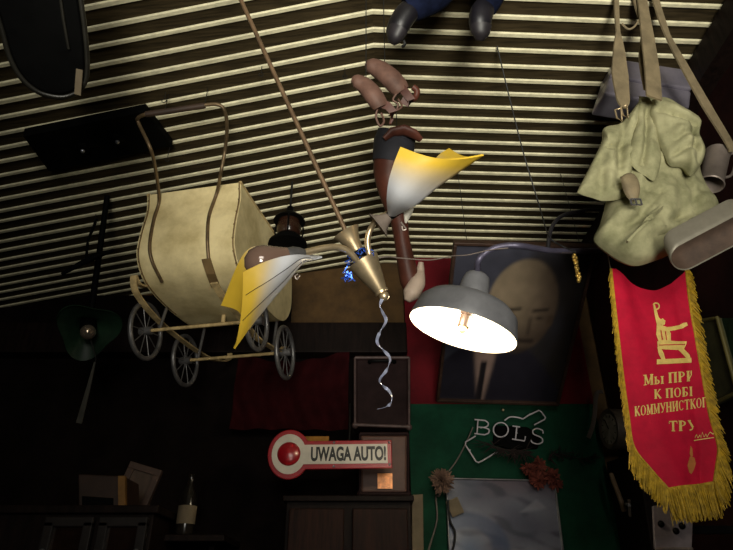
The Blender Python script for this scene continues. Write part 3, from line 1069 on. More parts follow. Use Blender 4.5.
def build_canteen():
    d = 1.36
    T = thing('mess_tin', P(702, 243, d), 'oval dull grey mess tin lying open end down beside the bottom of the rucksack', 'mess tin')
    c0, c1 = P(686, 256, d), P(739, 228, d)
    ax = (c1 - c0).normalized()
    v = (P(708, 243, d) - EYE).normalized()
    perp = (P(676, 237, d) - P(684, 256, d))
    perp = (perp - ax * perp.dot(ax)).normalized()
    # rim plane spanned by ax and perp (foreshortened), depth direction up and away
    out = (perp * 0.75 + v * 0.35).normalized()
    side = (perp * 1.15 - v * 0.6).normalized()
    r = 0.037
    rim = []
    for i in range(13):
        t = math.pi / 2 + math.pi * i / 12
        rim.append((math.cos(t) * r, math.sin(t) * r, 0))
    for i in range(13):
        t = -math.pi / 2 + math.pi * i / 12
        rim.append((math.cos(t) * r, math.sin(t) * r, 1))
    def ring(off, sc):
        return [(c1 if k else c0) + ax * x * sc + side * y * sc + out * off for (x, y, k) in rim]
    n = len(rim)
    seq = [ring(0, 0.93), ring(-.002, .97), ring(0, 1.0), ring(0.004, 1.03), ring(0.008, 1.0), ring(0.035, .97), ring(0.043, .9), ring(.046, .6)]
    inner = [ring(0, .93), ring(0.03, .9), ring(.038, .6)]
    b = MB()
    for sq, nm in ((seq, 'tin_shell'), (inner, 'tin_inside')):
        b = MB()
        vs = [p for r_ in sq for p in r_]
        fs = []
        for i in range(len(sq) - 1):
            for j in range(n):
                fs.append((i * n + j, i * n + (j + 1) % n, (i + 1) * n + (j + 1) % n, (i + 1) * n + j))
        fs.append(tuple((len(sq) - 1) * n + j for j in range(n)))
        b.add(vs, fs)
        b.build(nm, mat('pewter', srgb(124, 118, 104), .5, .3, var=.2, scale=12) if nm == 'tin_shell' else mat('stained_tin', srgb(78, 60, 48), .7, .1, var=.3, scale=20), T, smooth=50)
    # tied to a nail in the right wall
    p = c1 + out * .03
    MB().tube([p, Vector((RX - .001, p.y + .03, p.z + .12))], 0.002, 6).build('cord', wire_m, T)


build_canteen()


def build_mug():
    a, b_ = P(718, 152, 1.66), P(711, 185, 1.60)
    T = thing('metal_mug', a, 'grey metal mug hanging tilted at the right edge of the rucksack', 'mug')
    ax = (b_ - a).normalized()
    L = (b_ - a).length
    MB().lathe([(0, .002), (.03, 0), (.033, .004), (.031, .01), (.030, L - .008), (.033, L - .004), (.031, L), (.029, L - .003), (.028, .012), (0, .012)], a, ax, 30).build('mug_body', tin_m, T, smooth=45)
    MB().tube(smoothpts([a + ax * .015 + Vector((.03, 0, .005)), a + ax * .02 + Vector((.055, 0, .008)), a + ax * (L - .03) + Vector((.055, 0, .01)), a + ax * (L - .02) + Vector((.029, 0, .006))], 5), .004, 8).build('handle', tin_m, T, smooth=60)
    MB().tube([a + ax * .02 + Vector((.05, 0, .008)), Vector((RX - .001, a.y + .05, a.z + .08))], .002, 6).build('cord', wire_m, T)


build_mug()


# ------------------------------------------------------------------ red pennant
def build_pennant():
    Yp = 1.40
    T = thing('pennant', PY(668, 490, Yp), 'crimson cloth pennant with gold fringe, gold figure and lettering hanging below the rucksack', 'pennant')
    L = [PY(x, y, Yp) for (x, y) in ((610, 270), (614, 300), (619, 340), (624, 380), (629, 415), (634, 446), (650, 468), (668, 489))]
    Rr = [PY(x, y, Yp) for (x, y) in ((686, 266), (690, 300), (697, 340), (704, 380), (710, 415), (718, 446), (716, 466), (713, 483))]
    Ls, Rs = smoothpts(L, 8), smoothpts(Rr, 8)

    def line(q, t):
        x = t * (len(q) - 1)
        i = min(int(x), len(q) - 2)
        return q[i].lerp(q[i + 1], x - i)

    def pen(u, t, off=0.0):
        a, b = line(Ls, t), line(Rs, t)
        p = a.lerp(b, u)
        sag = 0.062 * (1 - abs(2 * u - 1.12) ** 1.5) if u < 1 else 0
        p.z -= max(0, sag) * (1 - min(1, t / .55)) ** 1.0
        y = 0.006 * math.sin(u * 7 + t * 3) + 0.004 * math.exp(-((u - .80 - .05 * math.sin(t * 4)) / .06) ** 2)
        y += -0.014 * math.exp(-((u - .12 - .25 * t) / .12) ** 2) * (1 - t)
        y += 0.02 * math.sin(math.pi * u) * (1 - t) ** 2
        p.y += y - off
        return p
    b = MB()
    b.grid(pen, 48, 64, thick=0.003)
    cloth = b.build('cloth', crimson_m, T, smooth=60)
    # fringe: strands along both sides and the lower edge
    fr = MB()
    rnd = random.Random(5)

    def strand(p, d, ln):
        pts = []
        dx, dy = rnd.uniform(-.25, .25), rnd.uniform(-.3, .3)
        for i in range(5):
            t = i / 4
            pts.append(p + d * (ln * t) + Vector((dx * math.sin(t * 2.5) * ln * .5, dy * t * ln * .5 - .002, -ln * .25 * t * t)))
        fr.strap(pts, [.0022, .0024, .0024, .002, .001], .0014, (rnd.uniform(-.5, .5), 1, 0))
    for side in (0, 1):
        for i in range(520):
            t = i / 520 * .72 * 1.0
            p = pen(side, t)
            k = min(1, t / .25 + .35)
            strand(p + Vector(((0.002 if side == 0 else -.002), 0, 0)), Vector((-1 if side == 0 else 1, rnd.uniform(-.4, .2), -1.5)).normalized(), (0.013 + 0.010 * k) * rnd.uniform(.8, 1.25) * (1 if side == 0 else 1.25))
    for i in range(300):
        t = .70 + .30 * i / 300
        p = pen(0, t)
        strand(p, Vector((-.45, -.05, -1)).normalized(), rnd.uniform(.030, .046))
        if i % 2 == 0:
            p = pen(1, t)
            strand(p, Vector((.2, -.05, -1)).normalized(), rnd.uniform(.030, .05))
    for i in range(330):
        p = pen(i / 330, 1.0)
        strand(p + Vector((0, rnd.uniform(-.004, .004), .002)), Vector((rnd.uniform(-.08, .08), 0, -1)).normalized(), rnd.uniform(.045, .062))
    fr.build('fringe', fringe_m, T)
    # braid along the edge
    bd = MB()
    bd.tube([pen(0, t / 60, .002) for t in range(61)], .0035, 6)
    bd.tube([pen(1, t / 60, .002) for t in range(61)], .0035, 6)
    bd.tube([pen(t / 40, 1, .002) for t in range(41)], .0035, 6)
    bd.build('braid', fringe_m, T, smooth=60)

    # cloth coordinates of a pixel
    def uv(px, py):
        best = None
        u, t = .5, .5
        step = .25
        def err(u, t):
            p = pen(u, t) - EYE
            dep = p.y * CP + p.z * SP
            return (366.5 + F * p.x / dep - px) ** 2 + (275 - F * (-p.y * SP + p.z * CP) / dep - py) ** 2
        e = err(u, t)
        while step > .0004:
            moved = False
            for du, dt in ((step, 0), (-step, 0), (0, step), (0, -step), (step, step), (-step, -step), (step, -step), (-step, step)):
                a, b = min(1, max(0, u + du)), min(1, max(0, t + dt))
                e2 = err(a, b)
                if e2 < e:
                    u, t, e, moved = a, b, e2, True
                    break
            if not moved: step /= 2
        return u, t

    def onto(polys, name, m=gold_m, off=.0045):
        mb = MB()
        for poly in polys:
            bmx = bmesh.new()
            bmx.faces.new([bmx.verts.new((x, y, 0)) for (x, y) in poly])
            bmesh.ops.triangulate(bmx, faces=bmx.faces[:])
            for _ in range(3):
                ee = [e for e in bmx.edges if e.calc_length() > 3.0]
                if ee: bmesh.ops.subdivide_edges(bmx, edges=ee, cuts=1)
                bmesh.ops.triangulate(bmx, faces=bmx.faces[:])
            bmx.verts.index_update()
            vs = []
            for v_ in bmx.verts:
                u, t = uv(v_.co.x, v_.co.y)
                vs.append(pen(u, t, off))
            mb.add(vs, [tuple(x.index for x in f.verts) for f in bmx.faces])
            bmx.free()
        return mb.build(name, m, T)

    # stroke letters with serifs, drawn in a unit box (width given per letter)
    def st(x0, y0, x1, y1, w):
        dx, dy = x1 - x0, y1 - y0
        l = math.hypot(dx, dy)
        nx, ny = -dy / l * w / 2, dx / l * w / 2
        return [(x0 + nx, y0 + ny), (x1 + nx, y1 + ny), (x1 - nx, y1 - ny), (x0 - nx, y0 - ny)]
    TK, TN = .25, .1
    def stem(x, w=TK): return [st(x, 0, x, 1, w), st(x - .17, .04, x + .17, .04, .08), st(x - .17, .96, x + .17, .96, .08)]
    def bowl(cx, cy, rx, ry, a0, a1, w0=.1, w1=.2, n=10):
        out = []
        for i in range(n):
            t0, t1 = a0 + (a1 - a0) * i / n, a0 + (a1 - a0) * (i + 1) / n
            f = lambda t, k: (cx + (rx - k * (w0 + (w1 - w0) * abs(math.cos(t)))) * math.cos(t), cy + (ry - k * (w0 * .8)) * math.sin(t))
            out.append([f(t0, 0), f(t1, 0), f(t1, 1), f(t0, 1)])
        return out
    pi = math.pi
    G = {
        'М': (1.0, stem(.16, .1) + stem(.84) + [st(.18, .95, .5, .1, .2), st(.5, .1, .82, .95, .09)]),
        'ы': (.95, [st(.16, 0, .16, .72, .19), st(.0, .69, .3, .69, .07), st(.0, .03, .3, .03, .07), st(.84, 0, .84, .72, .19), st(.68, .69, 1.0, .69, .07), st(.68, .03, 1.0, .03, .07)] + bowl(.26, .22, .32, .22, -pi / 2, pi / 2)),
        'П': (.9, stem(.18) + stem(.72) + [st(.1, .96, .8, .96, .09)]),
        'Р': (.8, stem(.2) + bowl(.26, .72, .46, .28, -pi / 2, pi / 2)),
        'И': (.92, stem(.18) + stem(.74) + [st(.2, .08, .72, .92, .1)]),
        'И/': (.62, stem(.18) + [st(.2, .08, .5, .6, .1), st(.5, .55, .5, 1, .12)]),
        'К': (.85, stem(.18) + [st(.26, .48, .7, .96, .09), st(.34, .55, .76, .03, .19), st(.58, .96, .82, .96, .08), st(.62, .04, .88, .04, .08)]),
        'О': (.9, bowl(.45, .5, .42, .5, 0, 2 * pi, .09, .2, 22)),
        'Б': (.8, stem(.2) + [st(.2, .95, .68, .95, .09), st(.67, .95, .67, .74, .06)] + bowl(.26, .28, .46, .28, -pi / 2, pi / 2)),
        'Е/': (.4, stem(.2)),
        'У': (.85, [st(.14, .95, .5, .3, .19), st(.76, .95, .4, .1, .1), st(.4, .1, .18, .06, .12), st(.0, .96, .32, .96, .08), st(.6, .96, .9, .96, .08)]),
        'У/': (.5, [st(.14, .95, .5, .3, .19), st(.5, .3, .4, .1, .1), st(.4, .1, .18, .06, .12), st(.0, .96, .32, .96, .08)]),
        'Н': (.92, stem(.18) + stem(.74) + [st(.2, .5, .72, .5, .09)]),
        'С': (.85, bowl(.45, .5, .42, .5, .75, 2 * pi - .75, .09, .2, 18) + [st(.76, .7, .76, .96, .06)]),
        'Т': (.85, [st(.42, 0, .42, 1, .2), st(.06, .95, .8, .95, .1), st(.06, .95, .06, .72, .06), st(.8, .95, .8, .72, .06), st(.25, .04, .6, .04, .08)]),
        'Г': (.62, stem(.18) + [st(.1, .95, .6, .95, .09), st(.6, .95, .6, .75, .06)]),
        'Й/': (.5, stem(.18) + [st(.24, .1, .46, .5, .1)]),
    }

    def text(chars, p0, p1, hgt, name):
        """letters from pixel p0 to p1 along their foot"""
        tot = sum(G[c][0] + .08 if c != ' ' else .45 for c in chars)
        polys = []
        x = 0
        for c in chars:
            if c == ' ':
                x += .45
                continue
            wdt, ss = G[c]
            for poly in ss:
                out = []
                for (a, b) in poly:
                    s_ = (x + a) / tot
                    hx = p0[0] + (p1[0] - p0[0]) * s_ - b * hgt * .03
                    hy = p0[1] + (p1[1] - p0[1]) * s_ - b * hgt
                    out.append((hx, hy))
                polys.append(out)
            x += wdt + .08
        return onto(polys, name)
    text(['М', 'ы', ' ', 'П', 'Р', 'И/'], (643, 386), (692.5, 381.5), 10.5, 'lettering')
    text(['К', ' ', 'П', 'О', 'Б', 'Е/'], (653.5, 399.5), (692.5, 396.5), 9.5, 'lettering')
    text(['К', 'О', 'М', 'М', 'У', 'Н', 'И', 'С', 'Т', 'К', 'О', 'Г', 'Й/'], (634, 417), (709.5, 407), 10.0, 'lettering')
    text(['Т', 'Р', 'У/'], (668, 432), (693, 431), 10.5, 'lettering')
    # gold figure with a raised arm, on a plinth
    fig = [
        [(652.5, 306), (653.8, 304.6), (656, 311), (658, 318), (661, 321), (660, 326), (656, 325), (654, 316)],          # raised arm
        [(659.5, 320.3), (662, 319), (664.6, 321.5), (664.2, 325), (661.5, 326.3), (659.6, 324.5)],                       # head
        [(656, 325), (661, 326), (667, 328), (670, 334), (670, 341), (665, 343), (658, 343), (655.5, 335)],              # trunk
        [(664, 328), (670, 327.5), (678, 326), (683, 323.4), (686, 323.2), (687, 326), (682, 329), (674, 331), (667, 332)],  # arm held out
        [(656.5, 342), (668, 341), (676, 342), (686, 342), (685.5, 345), (683, 350), (676, 350.5), (664, 350), (657, 349)],  # skirt
        [(656.5, 348), (660.5, 349), (663, 354), (664.6, 360), (660.8, 360), (658, 355)],                                  # leg behind
        [(677, 350), (683, 349.5), (688.5, 355), (690, 359.5), (686.5, 360), (682, 355)],                                  # leg before
        [(656.2, 360), (690.5, 358.4), (690.8, 363.2), (656, 365)],                                                        # plinth
    ]
    for (cx, cy, r0, r1, a0, a1) in ((655.3, 307, 3.9, 2.5, -2.6, 1.9),):
        for i in range(10):
            t0, t1 = a0 + (a1 - a0) * i / 10, a0 + (a1 - a0) * (i + 1) / 10
            fig.append([(cx + r0 * math.cos(t0), cy + r0 * math.sin(t0)), (cx + r0 * math.cos(t1), cy + r0 * math.sin(t1)), (cx + r1 * math.cos(t1), cy + r1 * math.sin(t1)), (cx + r1 * math.cos(t0), cy + r1 * math.sin(t0))])
    onto(fig, 'figure_emblem')
    onto([[(664 + i * 2, 329.5), (665 + i * 2, 329.3), (660 + i * 2.2, 341), (659 + i * 2.2, 341)] for i in range(0)] + [[(659.5, 331), (660.3, 331), (662, 341), (661, 341)], [(664, 332), (664.8, 332), (666, 341), (665.2, 341)], [(658, 345.6), (684, 344.8), (684, 345.6), (658, 346.4)]], 'figure_lines', crimson_m, .0062)
    # signature and small ear of grain
    def pline(pts, w):
        return [[(a[0], a[1] - w), (b[0], b[1] - w), (b[0], b[1] + w), (a[0], a[1] + w)] for a, b in zip(pts, pts[1:])]
    onto(pline([(693, 441), (702, 439.5), (713, 438)], .45) + pline([(694, 438.5), (695.5, 435), (697, 438.5), (699, 435.5), (700, 438.5), (701.5, 433), (703, 437.5), (705, 434.5), (706, 437.5), (709, 432.5), (712, 434.5), (716, 431)], .55), 'signature')
    onto([[(689.5, 446), (691.5, 449), (692, 456), (690.5, 459), (688.8, 454)], [(687.5, 462), (689, 457), (693.5, 458), (695, 464), (693, 470), (690.5, 474.5), (688.5, 473), (689, 467), (686.5, 466)]], 'grain_emblem', mat('dull_gold_print', srgb(200, 120, 60), .6, var=.3))
    # cords
    MB().tube([pen(0, 0), P(607, 250, 1.67), Vector((RX - .001, 1.55, 2.32))], .0016, 6).build('cord', wirepale_m, T)
    MB().tube([pen(1, 0), P(690, 250, 1.67), Vector((RX - .001, 1.55, 2.32))], .0016, 6).build('cord', wirepale_m, T)


build_pennant()


# ------------------------------------------------------------------ framed portrait leaning out from the red wall
def axes_from(tl, tr, br, bl):
    r = ((tr - tl) + (br - bl)).normalized()
    upv = ((tl + tr) / 2 - (bl + br) / 2)
    hgt = upv.length
    upv = (upv - r * upv.dot(r)).normalized()
    c = (tl + tr + br + bl) / 4
    wd = ((tr - tl).length + (br - bl).length) / 2
    n = r.cross(upv).normalized()          # towards the viewer if r is to the right
    if n.dot(EYE - c) < 0: n = -n
    return c, r, upv, n, wd, hgt


def framed(name, label, cat, corners, frame_w, depth, frame_m, picture, pic_m=None, nu=60, nv=80, glass=False, group=None, frame_name='frame'):
    c, r, u, n, wd, hgt = axes_from(*corners)
    T = thing(name, c - u * hgt / 2, label, cat, group)
    fb = MB()
    M = Matrix((r, n, u)).transposed()
    for (dx, dz, sx, sz) in ((0, (hgt - frame_w) / 2, wd, frame_w), (0, -(hgt - frame_w) / 2, wd, frame_w), (-(wd - frame_w) / 2, 0, frame_w, hgt - 2 * frame_w), ((wd - frame_w) / 2, 0, frame_w, hgt - 2 * frame_w)):
        fb.box(c + r * dx + u * dz, (sx, depth, sz), M)
    fb.build(frame_name, frame_m, T, bevel=.002)
    MB().box(c - n * depth * .3, (wd - frame_w, depth * .3, hgt - frame_w), M).build('backing', wood_dark_m, T)
    g = MB()
    o = c + n * depth * .05
    g.grid(lambda a, b: o + r * (a - .5) * (wd - 1.8 * frame_w) + u * (b - .5) * (hgt - 1.8 * frame_w), nu, nv, thick=.001, col=picture)
    g.build('picture', pic_m or vmat('print_' + name, .45, .2), T, dye=True)
    return T, (c, r, u, n, wd, hgt)


def S3(a, b, t):
    t = max(0, min(1, (t - a) / (b - a)))
    return t * t * (3 - 2 * t)


def mixc(a, b, t):
    return tuple(a[i] + (b[i] - a[i]) * t for i in range(3))


def man_picture(u, v):
    # an elderly bald man in a dark suit, v upwards
    bg = (lin(78), lin(78), lin(92))
    bg = mixc(bg, (lin(52), lin(46), lin(44)), S3(.45, .9, u + .25 * noise.noise(Vector((u * 5, v * 5, 1)))))
    col = bg
    # suit
    sh = .40 - 1.0 * max(0, abs(u - .40) - .2) ** 1.3
    k = S3(-.015, .02, sh - v)
    col = mixc(col, (lin(46), lin(42), lin(54)), k)
    # shirt and collar
    if v < .36:
        k = S3(.05, .0, abs(u - .335 - (.3 - v) * .05) - .055 * v / .3) * S3(.37, .33, v)
        col = mixc(col, (lin(180), lin(150), lin(138)), k)
        k = S3(.018, .0, abs(u - .335) - .016) * S3(.3, .26, v)
        col = mixc(col, (lin(40), lin(34), lin(40)), k)
    # head
    cx, cy = .56, .655
    d = math.hypot((u - cx) / .275, (v - cy) / (.275 if v > cy else .32))
    k = S3(1.04, .93, d)
    face = mixc((lin(168), lin(148), lin(122)), (lin(104), lin(86), lin(72)), S3(.40, .82, u))
    face = mixc(face, (lin(74), lin(58), lin(50)), S3(.62, .42, v) * .65)
    # brows, eyes, nose, moustache, beard
    for ex in (.50, .71):
        face = mixc(face, (lin(38), lin(30), lin(28)), .8 * S3(.05, .0, math.hypot((u - ex) * 1.0, (v - .575) * 2.2)))
        face = mixc(face, (lin(30), lin(24), lin(24)), .8 * S3(.022, .0, abs(v - .625 - .1 * (u - ex))) * S3(.075, .05, abs(u - ex)))
        face = mixc(face, (lin(160), lin(136), lin(116)), .5 * S3(.012, .0, math.hypot((u - ex), (v - .57) * 2)))
    face = mixc(face, (lin(52), lin(40), lin(36)), .6 * S3(.03, .0, abs(u - .645)) * S3(.44, .48, v) * S3(.60, .56, v))
    face = mixc(face, (lin(42), lin(32), lin(30)), .8 * S3(.03, .0, abs(v - .425)) * S3(.12, .08, abs(u - .60)))
    face = mixc(face, (lin(46), lin(36), lin(34)), .7 * S3(.40, .36, v))
    col = mixc(col, face, k)
    # ear
    k = S3(.035, .02, math.hypot((u - .80) * 1.2, (v - .56) * .7))
    col = mixc(col, (lin(92), lin(74), lin(60)), k)
    n_ = 1 + .18 * noise.noise(Vector((u * 14, v * 18, 3)))
    return tuple(x * n_ * .62 for x in col) + (1,)


dT, dB = 2.2, 2.60
portrait, pax = framed('framed_portrait', 'framed portrait of a bald man in a dark suit leaning from the red wall', 'picture',
                       (P(448, 241, 2.15), P(591, 245, 2.15), P(563, 404, 2.52), P(441, 400, 2.52)), .012, .03, frame_gilt_m, man_picture)
for sx in (-.4, .4):
    q_ = pax[0] + pax[1] * pax[4] * sx + pax[2] * pax[5] * .48 - pax[3] * .012
    hang(portrait, q_, lean=(0, .05))


# ------------------------------------------------------------------ unlit neon sign on the green wall
def build_neon():
    Yn = 2.50
    T = thing('neon_sign', PY(477, 463, Yn), 'unlit white glass tube sign reading BOLS in a bottle outline on the green wall', 'neon sign')

    def q(x, y, dy=0): return PY(x, y, Yn + dy)
    r = .0031

    def tb(name, paths, par=T):
        m = MB()
        for pth in paths:
            m.tube([q(*p) for p in pth], r, 8)
        return m.build(name, neon_m, par, smooth=60)
    # bottle
    b = MB()
    b.tube(smoothpts([q(504.5, 420.5), q(510, 417), q(518, 417.5), q(523, 419)], 4) + [q(528, 415.5), q(539, 410.3), q(541, 411.5), q(545.6, 417.5), q(544.5, 419.5), q(534, 425)], r, 8)
    b.build('bottle_outline', neon_m, T, smooth=60)
    b = MB()
    b.tube([q(475.5, 436), q(469, 440), q(465.5, 442), q(465.5, 445), q(476, 461.5), q(478.5, 462.5), q(482, 461), q(498.5, 451)], r, 8)
    b.build('bottle_outline', neon_m, T, smooth=60)
    lt = MB()
    lt.tube([q(474.5, 419.5), q(485, 420.5)] + smoothpts([q(485, 420.5), q(488.2, 423), q(487.5, 426), q(484, 427.5)], 4) + [q(478, 427)], r, 8)
    lt.tube(smoothpts([q(484, 427.5), q(488.8, 429.5), q(488.5, 433), q(484.5, 434.8)], 4) + [q(474.5, 433.5)], r, 8)
    lt.tube([q(478, 420), q(477, 434)], r, 8)
    lt.build('letter_b', neon_m, T, smooth=60)
    ring = []
    for i in range(30):
        a = -.2 + 2 * math.pi * i / 30
        ring.append(q(500.8 + 7.4 * math.cos(a), 429.8 + 7.2 * math.sin(a)))
    MB().tube(ring + [ring[0]], r, 8).build('letter_o', neon_m, T, smooth=60)
    lt = MB()
    lt.tube([q(512.5, 426), q(520, 427)], r, 8)
    lt.tube([q(516.8, 426.5), q(515.5, 439.5)], r, 8)
    lt.tube([q(512, 439), q(524.5, 441), q(525.5, 436.5)], r, 8)
    lt.build('letter_l', neon_m, T, smooth=60)
    MB().tube(smoothpts([q(543, 433.5), q(542.5, 430.5), q(537, 428.5), q(533, 430.5), q(533.5, 434), (q(538, 436)), q(542, 438.5), q(542.3, 442), q(538, 444), q(532.5, 442.5), q(530.8, 440)], 4), r, 8).build('letter_s', neon_m, T, smooth=60)
    # dark tin box and stand-offs behind the letters
    m = MB()
    poly = [q(496, 425, .035), q(528, 427, .035), q(541, 436, .035), q(538, 448, .035), q(510, 449, .035), q(493, 443, .035)]
    m.prism(poly, (0, .04, 0))
    m.build('backing_box', blackmat_m, T, bevel=.004)
    for (x, y) in ((481, 428), (501, 437), (517, 433), (537, 436), (470, 450), (530, 414)):
        MB().tube([q(x, y), q(x, y, .062)], .003, 8).build('stand_off', greymetal_m, T)
    MB().tube(smoothpts([q(473, 427), q(466, 443, .03), q(457, 460, .04), q(449, 471, .05)], 4), .003, 8).build('lead', wirepale_m, T, smooth=60)


build_neon()


# dried flowers on the green wall
def build_flowers():
    c = PY(442, 481, 2.45)
    T = thing('dried_flower', c, 'round pale tan dried flower head pinned on the green wall at the mirror corner', 'dried flower')
    rn = random.Random(2)
    m = MB()
    for i in range(150):
        a, b = rn.uniform(0, 2 * math.pi), math.acos(rn.uniform(-.2, 1))
        d = Vector((math.sin(b) * math.cos(a), -math.cos(b), math.sin(b) * math.sin(a)))
        R_ = .05 * rn.uniform(.75, 1.12)
        s_ = d.cross(Vector((rn.random(), rn.random(), rn.random()))).normalized()
        m.strap([c + d * .008, c + d * R_ * .6, c + d * R_], [.004, .011, .003], .001, s_)
    m.build('petals', flower_tan_m, T)
    MB().ball(c, .013, 12, 8).build('heart', branch_m, T, smooth=60)
    MB().tube(smoothpts([c, c + Vector((-.01, .03, -.05)), PY(436, 497, 2.53), PY(437, 520, 2.53), PY(430, 545, 2.54), PY(427, 556, 2.54)], 4), .0035, 6).build('stem', wirepale_m, T, smooth=60)
    c2 = PY(542, 472, 2.49)
    T2 = thing('dried_bouquet', c2, 'small bunch of reddish dried flowers over the upper right corner of the mirror', 'dried bouquet')
    for k in range(9):
        p = c2 + Vector((rn.uniform(-.06, .06), rn.uniform(-.03, .02), rn.uniform(-.05, .04)))
        m = MB()
        for i in range(36):
            a, b = rn.uniform(0, 2 * math.pi), math.acos(rn.uniform(-.6, 1))
            d = Vector((math.sin(b) * math.cos(a), -math.cos(b), math.sin(b) * math.sin(a)))
            s_ = d.cross(Vector((rn.random(), rn.random(), rn.random()))).normalized()
            R_ = .032 * rn.uniform(.7, 1.15)
            m.strap([p + d * .004, p + d * R_ * .6, p + d * R_], [.003, .012, .004], .001, s_)
        m.build('bloom', flower_red_m, T2)
    # dry branch running right
    m = MB()
    o = PY(540, 452, 2.5)
    main = smoothpts([PY(549, 460, 2.5), PY(552, 454, 2.5), PY(563, 455, 2.52), PY(582, 459, 2.53), PY(596, 456, 2.53)], 5)
    m.tube(main, interp([.005, .004, .003, .002, .001], len(main)), 6)
    T3 = thing('dried_branch', main[0], 'dark dry twig with leaves sticking out to the right above the red bunch', 'twig')
    m.build('twig', branch_m, T3)
    lf = MB()
    for i in range(46):
        p = main[min(len(main) - 1, int(len(main) * rn.random()))]
        d = Vector((rn.uniform(-.2, 1), rn.uniform(-.6, .2), rn.uniform(-1, 1))).normalized()
        L_ = rn.uniform(.02, .05)
        lf.strap([p, p + d * L_ * .5, p + d * L_], [.002, .012, .001], .0008, (rn.random(), 1, rn.random()))
    lf.build('leaves', branch_m, T3)


build_flowers()


def build_dark_spray():
    rn = random.Random(12)
    T = thing('dried_spray', PY(515, 445, 2.46), 'dark dry sprig of leaves lying across the lower part of the glass tube sign', 'sprig')
    main = smoothpts([PY(486, 444, 2.465), PY(503, 449, 2.46), PY(516, 451, 2.46), PY(525, 452, 2.465)], 6)
    MB().tube(main, .003, 6).build('twig', branch_m, T)
    lf = MB()
    for i in range(90):
        p = main[int(len(main) * rn.random())]
        d = Vector((rn.uniform(-1, 1), rn.uniform(-.12, .12), rn.uniform(-.7, .3))).normalized()
        L_ = rn.uniform(.025, .07)
        lf.strap([p, p + d * L_ * .5, p + d * L_], [.002, .011, .001], .0008, (rn.random(), 1, rn.random()))
    lf.build('leaves', mat('dark_dry_leaves', srgb(44, 30, 26), .9, var=.5, scale=40), T)


build_dark_spray()


# framed glossy picture under the neon sign
def poster_picture(u, v):
    n1 = noise.noise(Vector((u * 2.2, v * 2.2, 4)))
    base = mixc((lin(120), lin(122), lin(140)), (lin(168), lin(168), lin(184)), S3(-.4, .5, n1))
    base = mixc(base, (lin(134), lin(108), lin(112)), .6 * S3(.7, 1.0, v) * S3(.2, .5, u))
    r = math.hypot(u - .18, (v - .22) * .9)
    base = mixc(base, (lin(84), lin(86), lin(100)), .7 * S3(.0, .5, noise.noise(Vector((u * 6 + v * 3, v * 9, 2)))))
    base = mixc(base, (lin(70), lin(96), lin(138)), .6 * S3(.06, .0, abs(r - .28) - .05))
    base = mixc(base, (lin(60), lin(110), lin(160)), .6 * S3(.2, .0, r))
    # pale triangle, warm glints at the foot
    k = S3(.0, .02, min(v - .62, .80 - v, (u - .62) - .0 * v, (.95 - u)) - .0) * S3(-.03, .03, (v - .62) - (u - .62) * .2) * S3(.0, .05, .62 + .19 * (1 - abs(u - .82) / .2) - v)
    base = mixc(base, (lin(192), lin(192), lin(204)), .8 * k)
    base = mixc(base, (lin(216), lin(150), lin(110)), .9 * S3(.08, .03, abs(v - .045)) * S3(.32, .28, u) * S3(.03, .06, u))
    return tuple(x * .62 for x in base) + (1,)


pY = 2.52
poster, pz = framed('framed_poster', 'glossy pale blue picture low on the green wall under the neon sign', 'picture',
                    (PY(449, 478, pY), PY(557, 481, pY), PY(563, 572, pY), PY(445, 570, pY)), .006, .03, greymetal_m, poster_picture, vmat('glossy_print', .22, .5), nu=60, nv=50)
card = MB().box(PY(455, 507, 2.495), (.05, .002, .062), Matrix.Rotation(math.radians(-22), 3, 'Y'))
tag(card.build('note_card', paper_m), 'small yellowed card stuck on the left edge of the glossy picture', 'card')
tag(MB().tube(smoothpts([PY(448, 500, 2.49), PY(450, 520, 2.488), PY(455, 532, 2.488), PY(454, 545, 2.488), PY(450, 556, 2.49)], 5), .004, 8).build('cable', wire_m, smooth=60),
    'dark cable running down over the left side of the glossy picture', 'cable')
# pale board at the left edge of the green wall
tag(MB().prism([PY(412, 495, 2.5), PY(423, 494, 2.5), PY(424, 575, 2.5), PY(412, 575, 2.5)], (0, .03, 0)).build('pale_board', paper_m, bevel=.002), 'narrow pale board standing upright at the left edge of the green wall', 'board')
for x, y in ((457, 459),):
    tag(MB().ball(PY(503, 410, 2.545), .006, 10, 8).build('nail', brass_m), 'small nail head in the green wall above the neon letters', 'nail')

# ------------------------------------------------------------------ cabinet, suitcases and road sign
cabT = thing('wooden_cabinet', (0, 0, 0), 'tall dark wooden cabinet under the two suitcases in the back corner', 'cabinet')
cx0, cx1 = PY(286, 500, 2.3).x, PY(411, 500, 2.3).x
ctop = PY(380, 500, 2.30).z
cabT.location = ((cx0 + cx1) / 2, 2.41, 0)
MB().box(((cx0 + cx1) / 2, 2.435, ctop / 2), (cx1 - cx0, .25, ctop)).build('carcass', wood_dark_m, cabT, bevel=.004)
MB().box(((cx0 + cx1) / 2, 2.42, ctop + .004), (cx1 - cx0 + .02, .27, .02)).build('top_board', wood_dark_m, cabT, bevel=.003)
mid = (cx0 + cx1) / 2
for sx in (-1, 1):
    dr = MB().box((mid + sx * (cx1 - cx0) / 4, 2.30, ctop / 2), ((cx1 - cx0) / 2 - .03, .022, ctop - .06)).build('door', mat('reddish_veneer', srgb(40, 20, 13), .6, spec=.15, var=.6, scale=7, stretch=(10, 10, 1)), cabT, bevel=.004)
    MB().ball((mid + sx * .03, 2.282, ctop * .75), .012, 12, 8).build('knob', brass_m, dr, smooth=60)


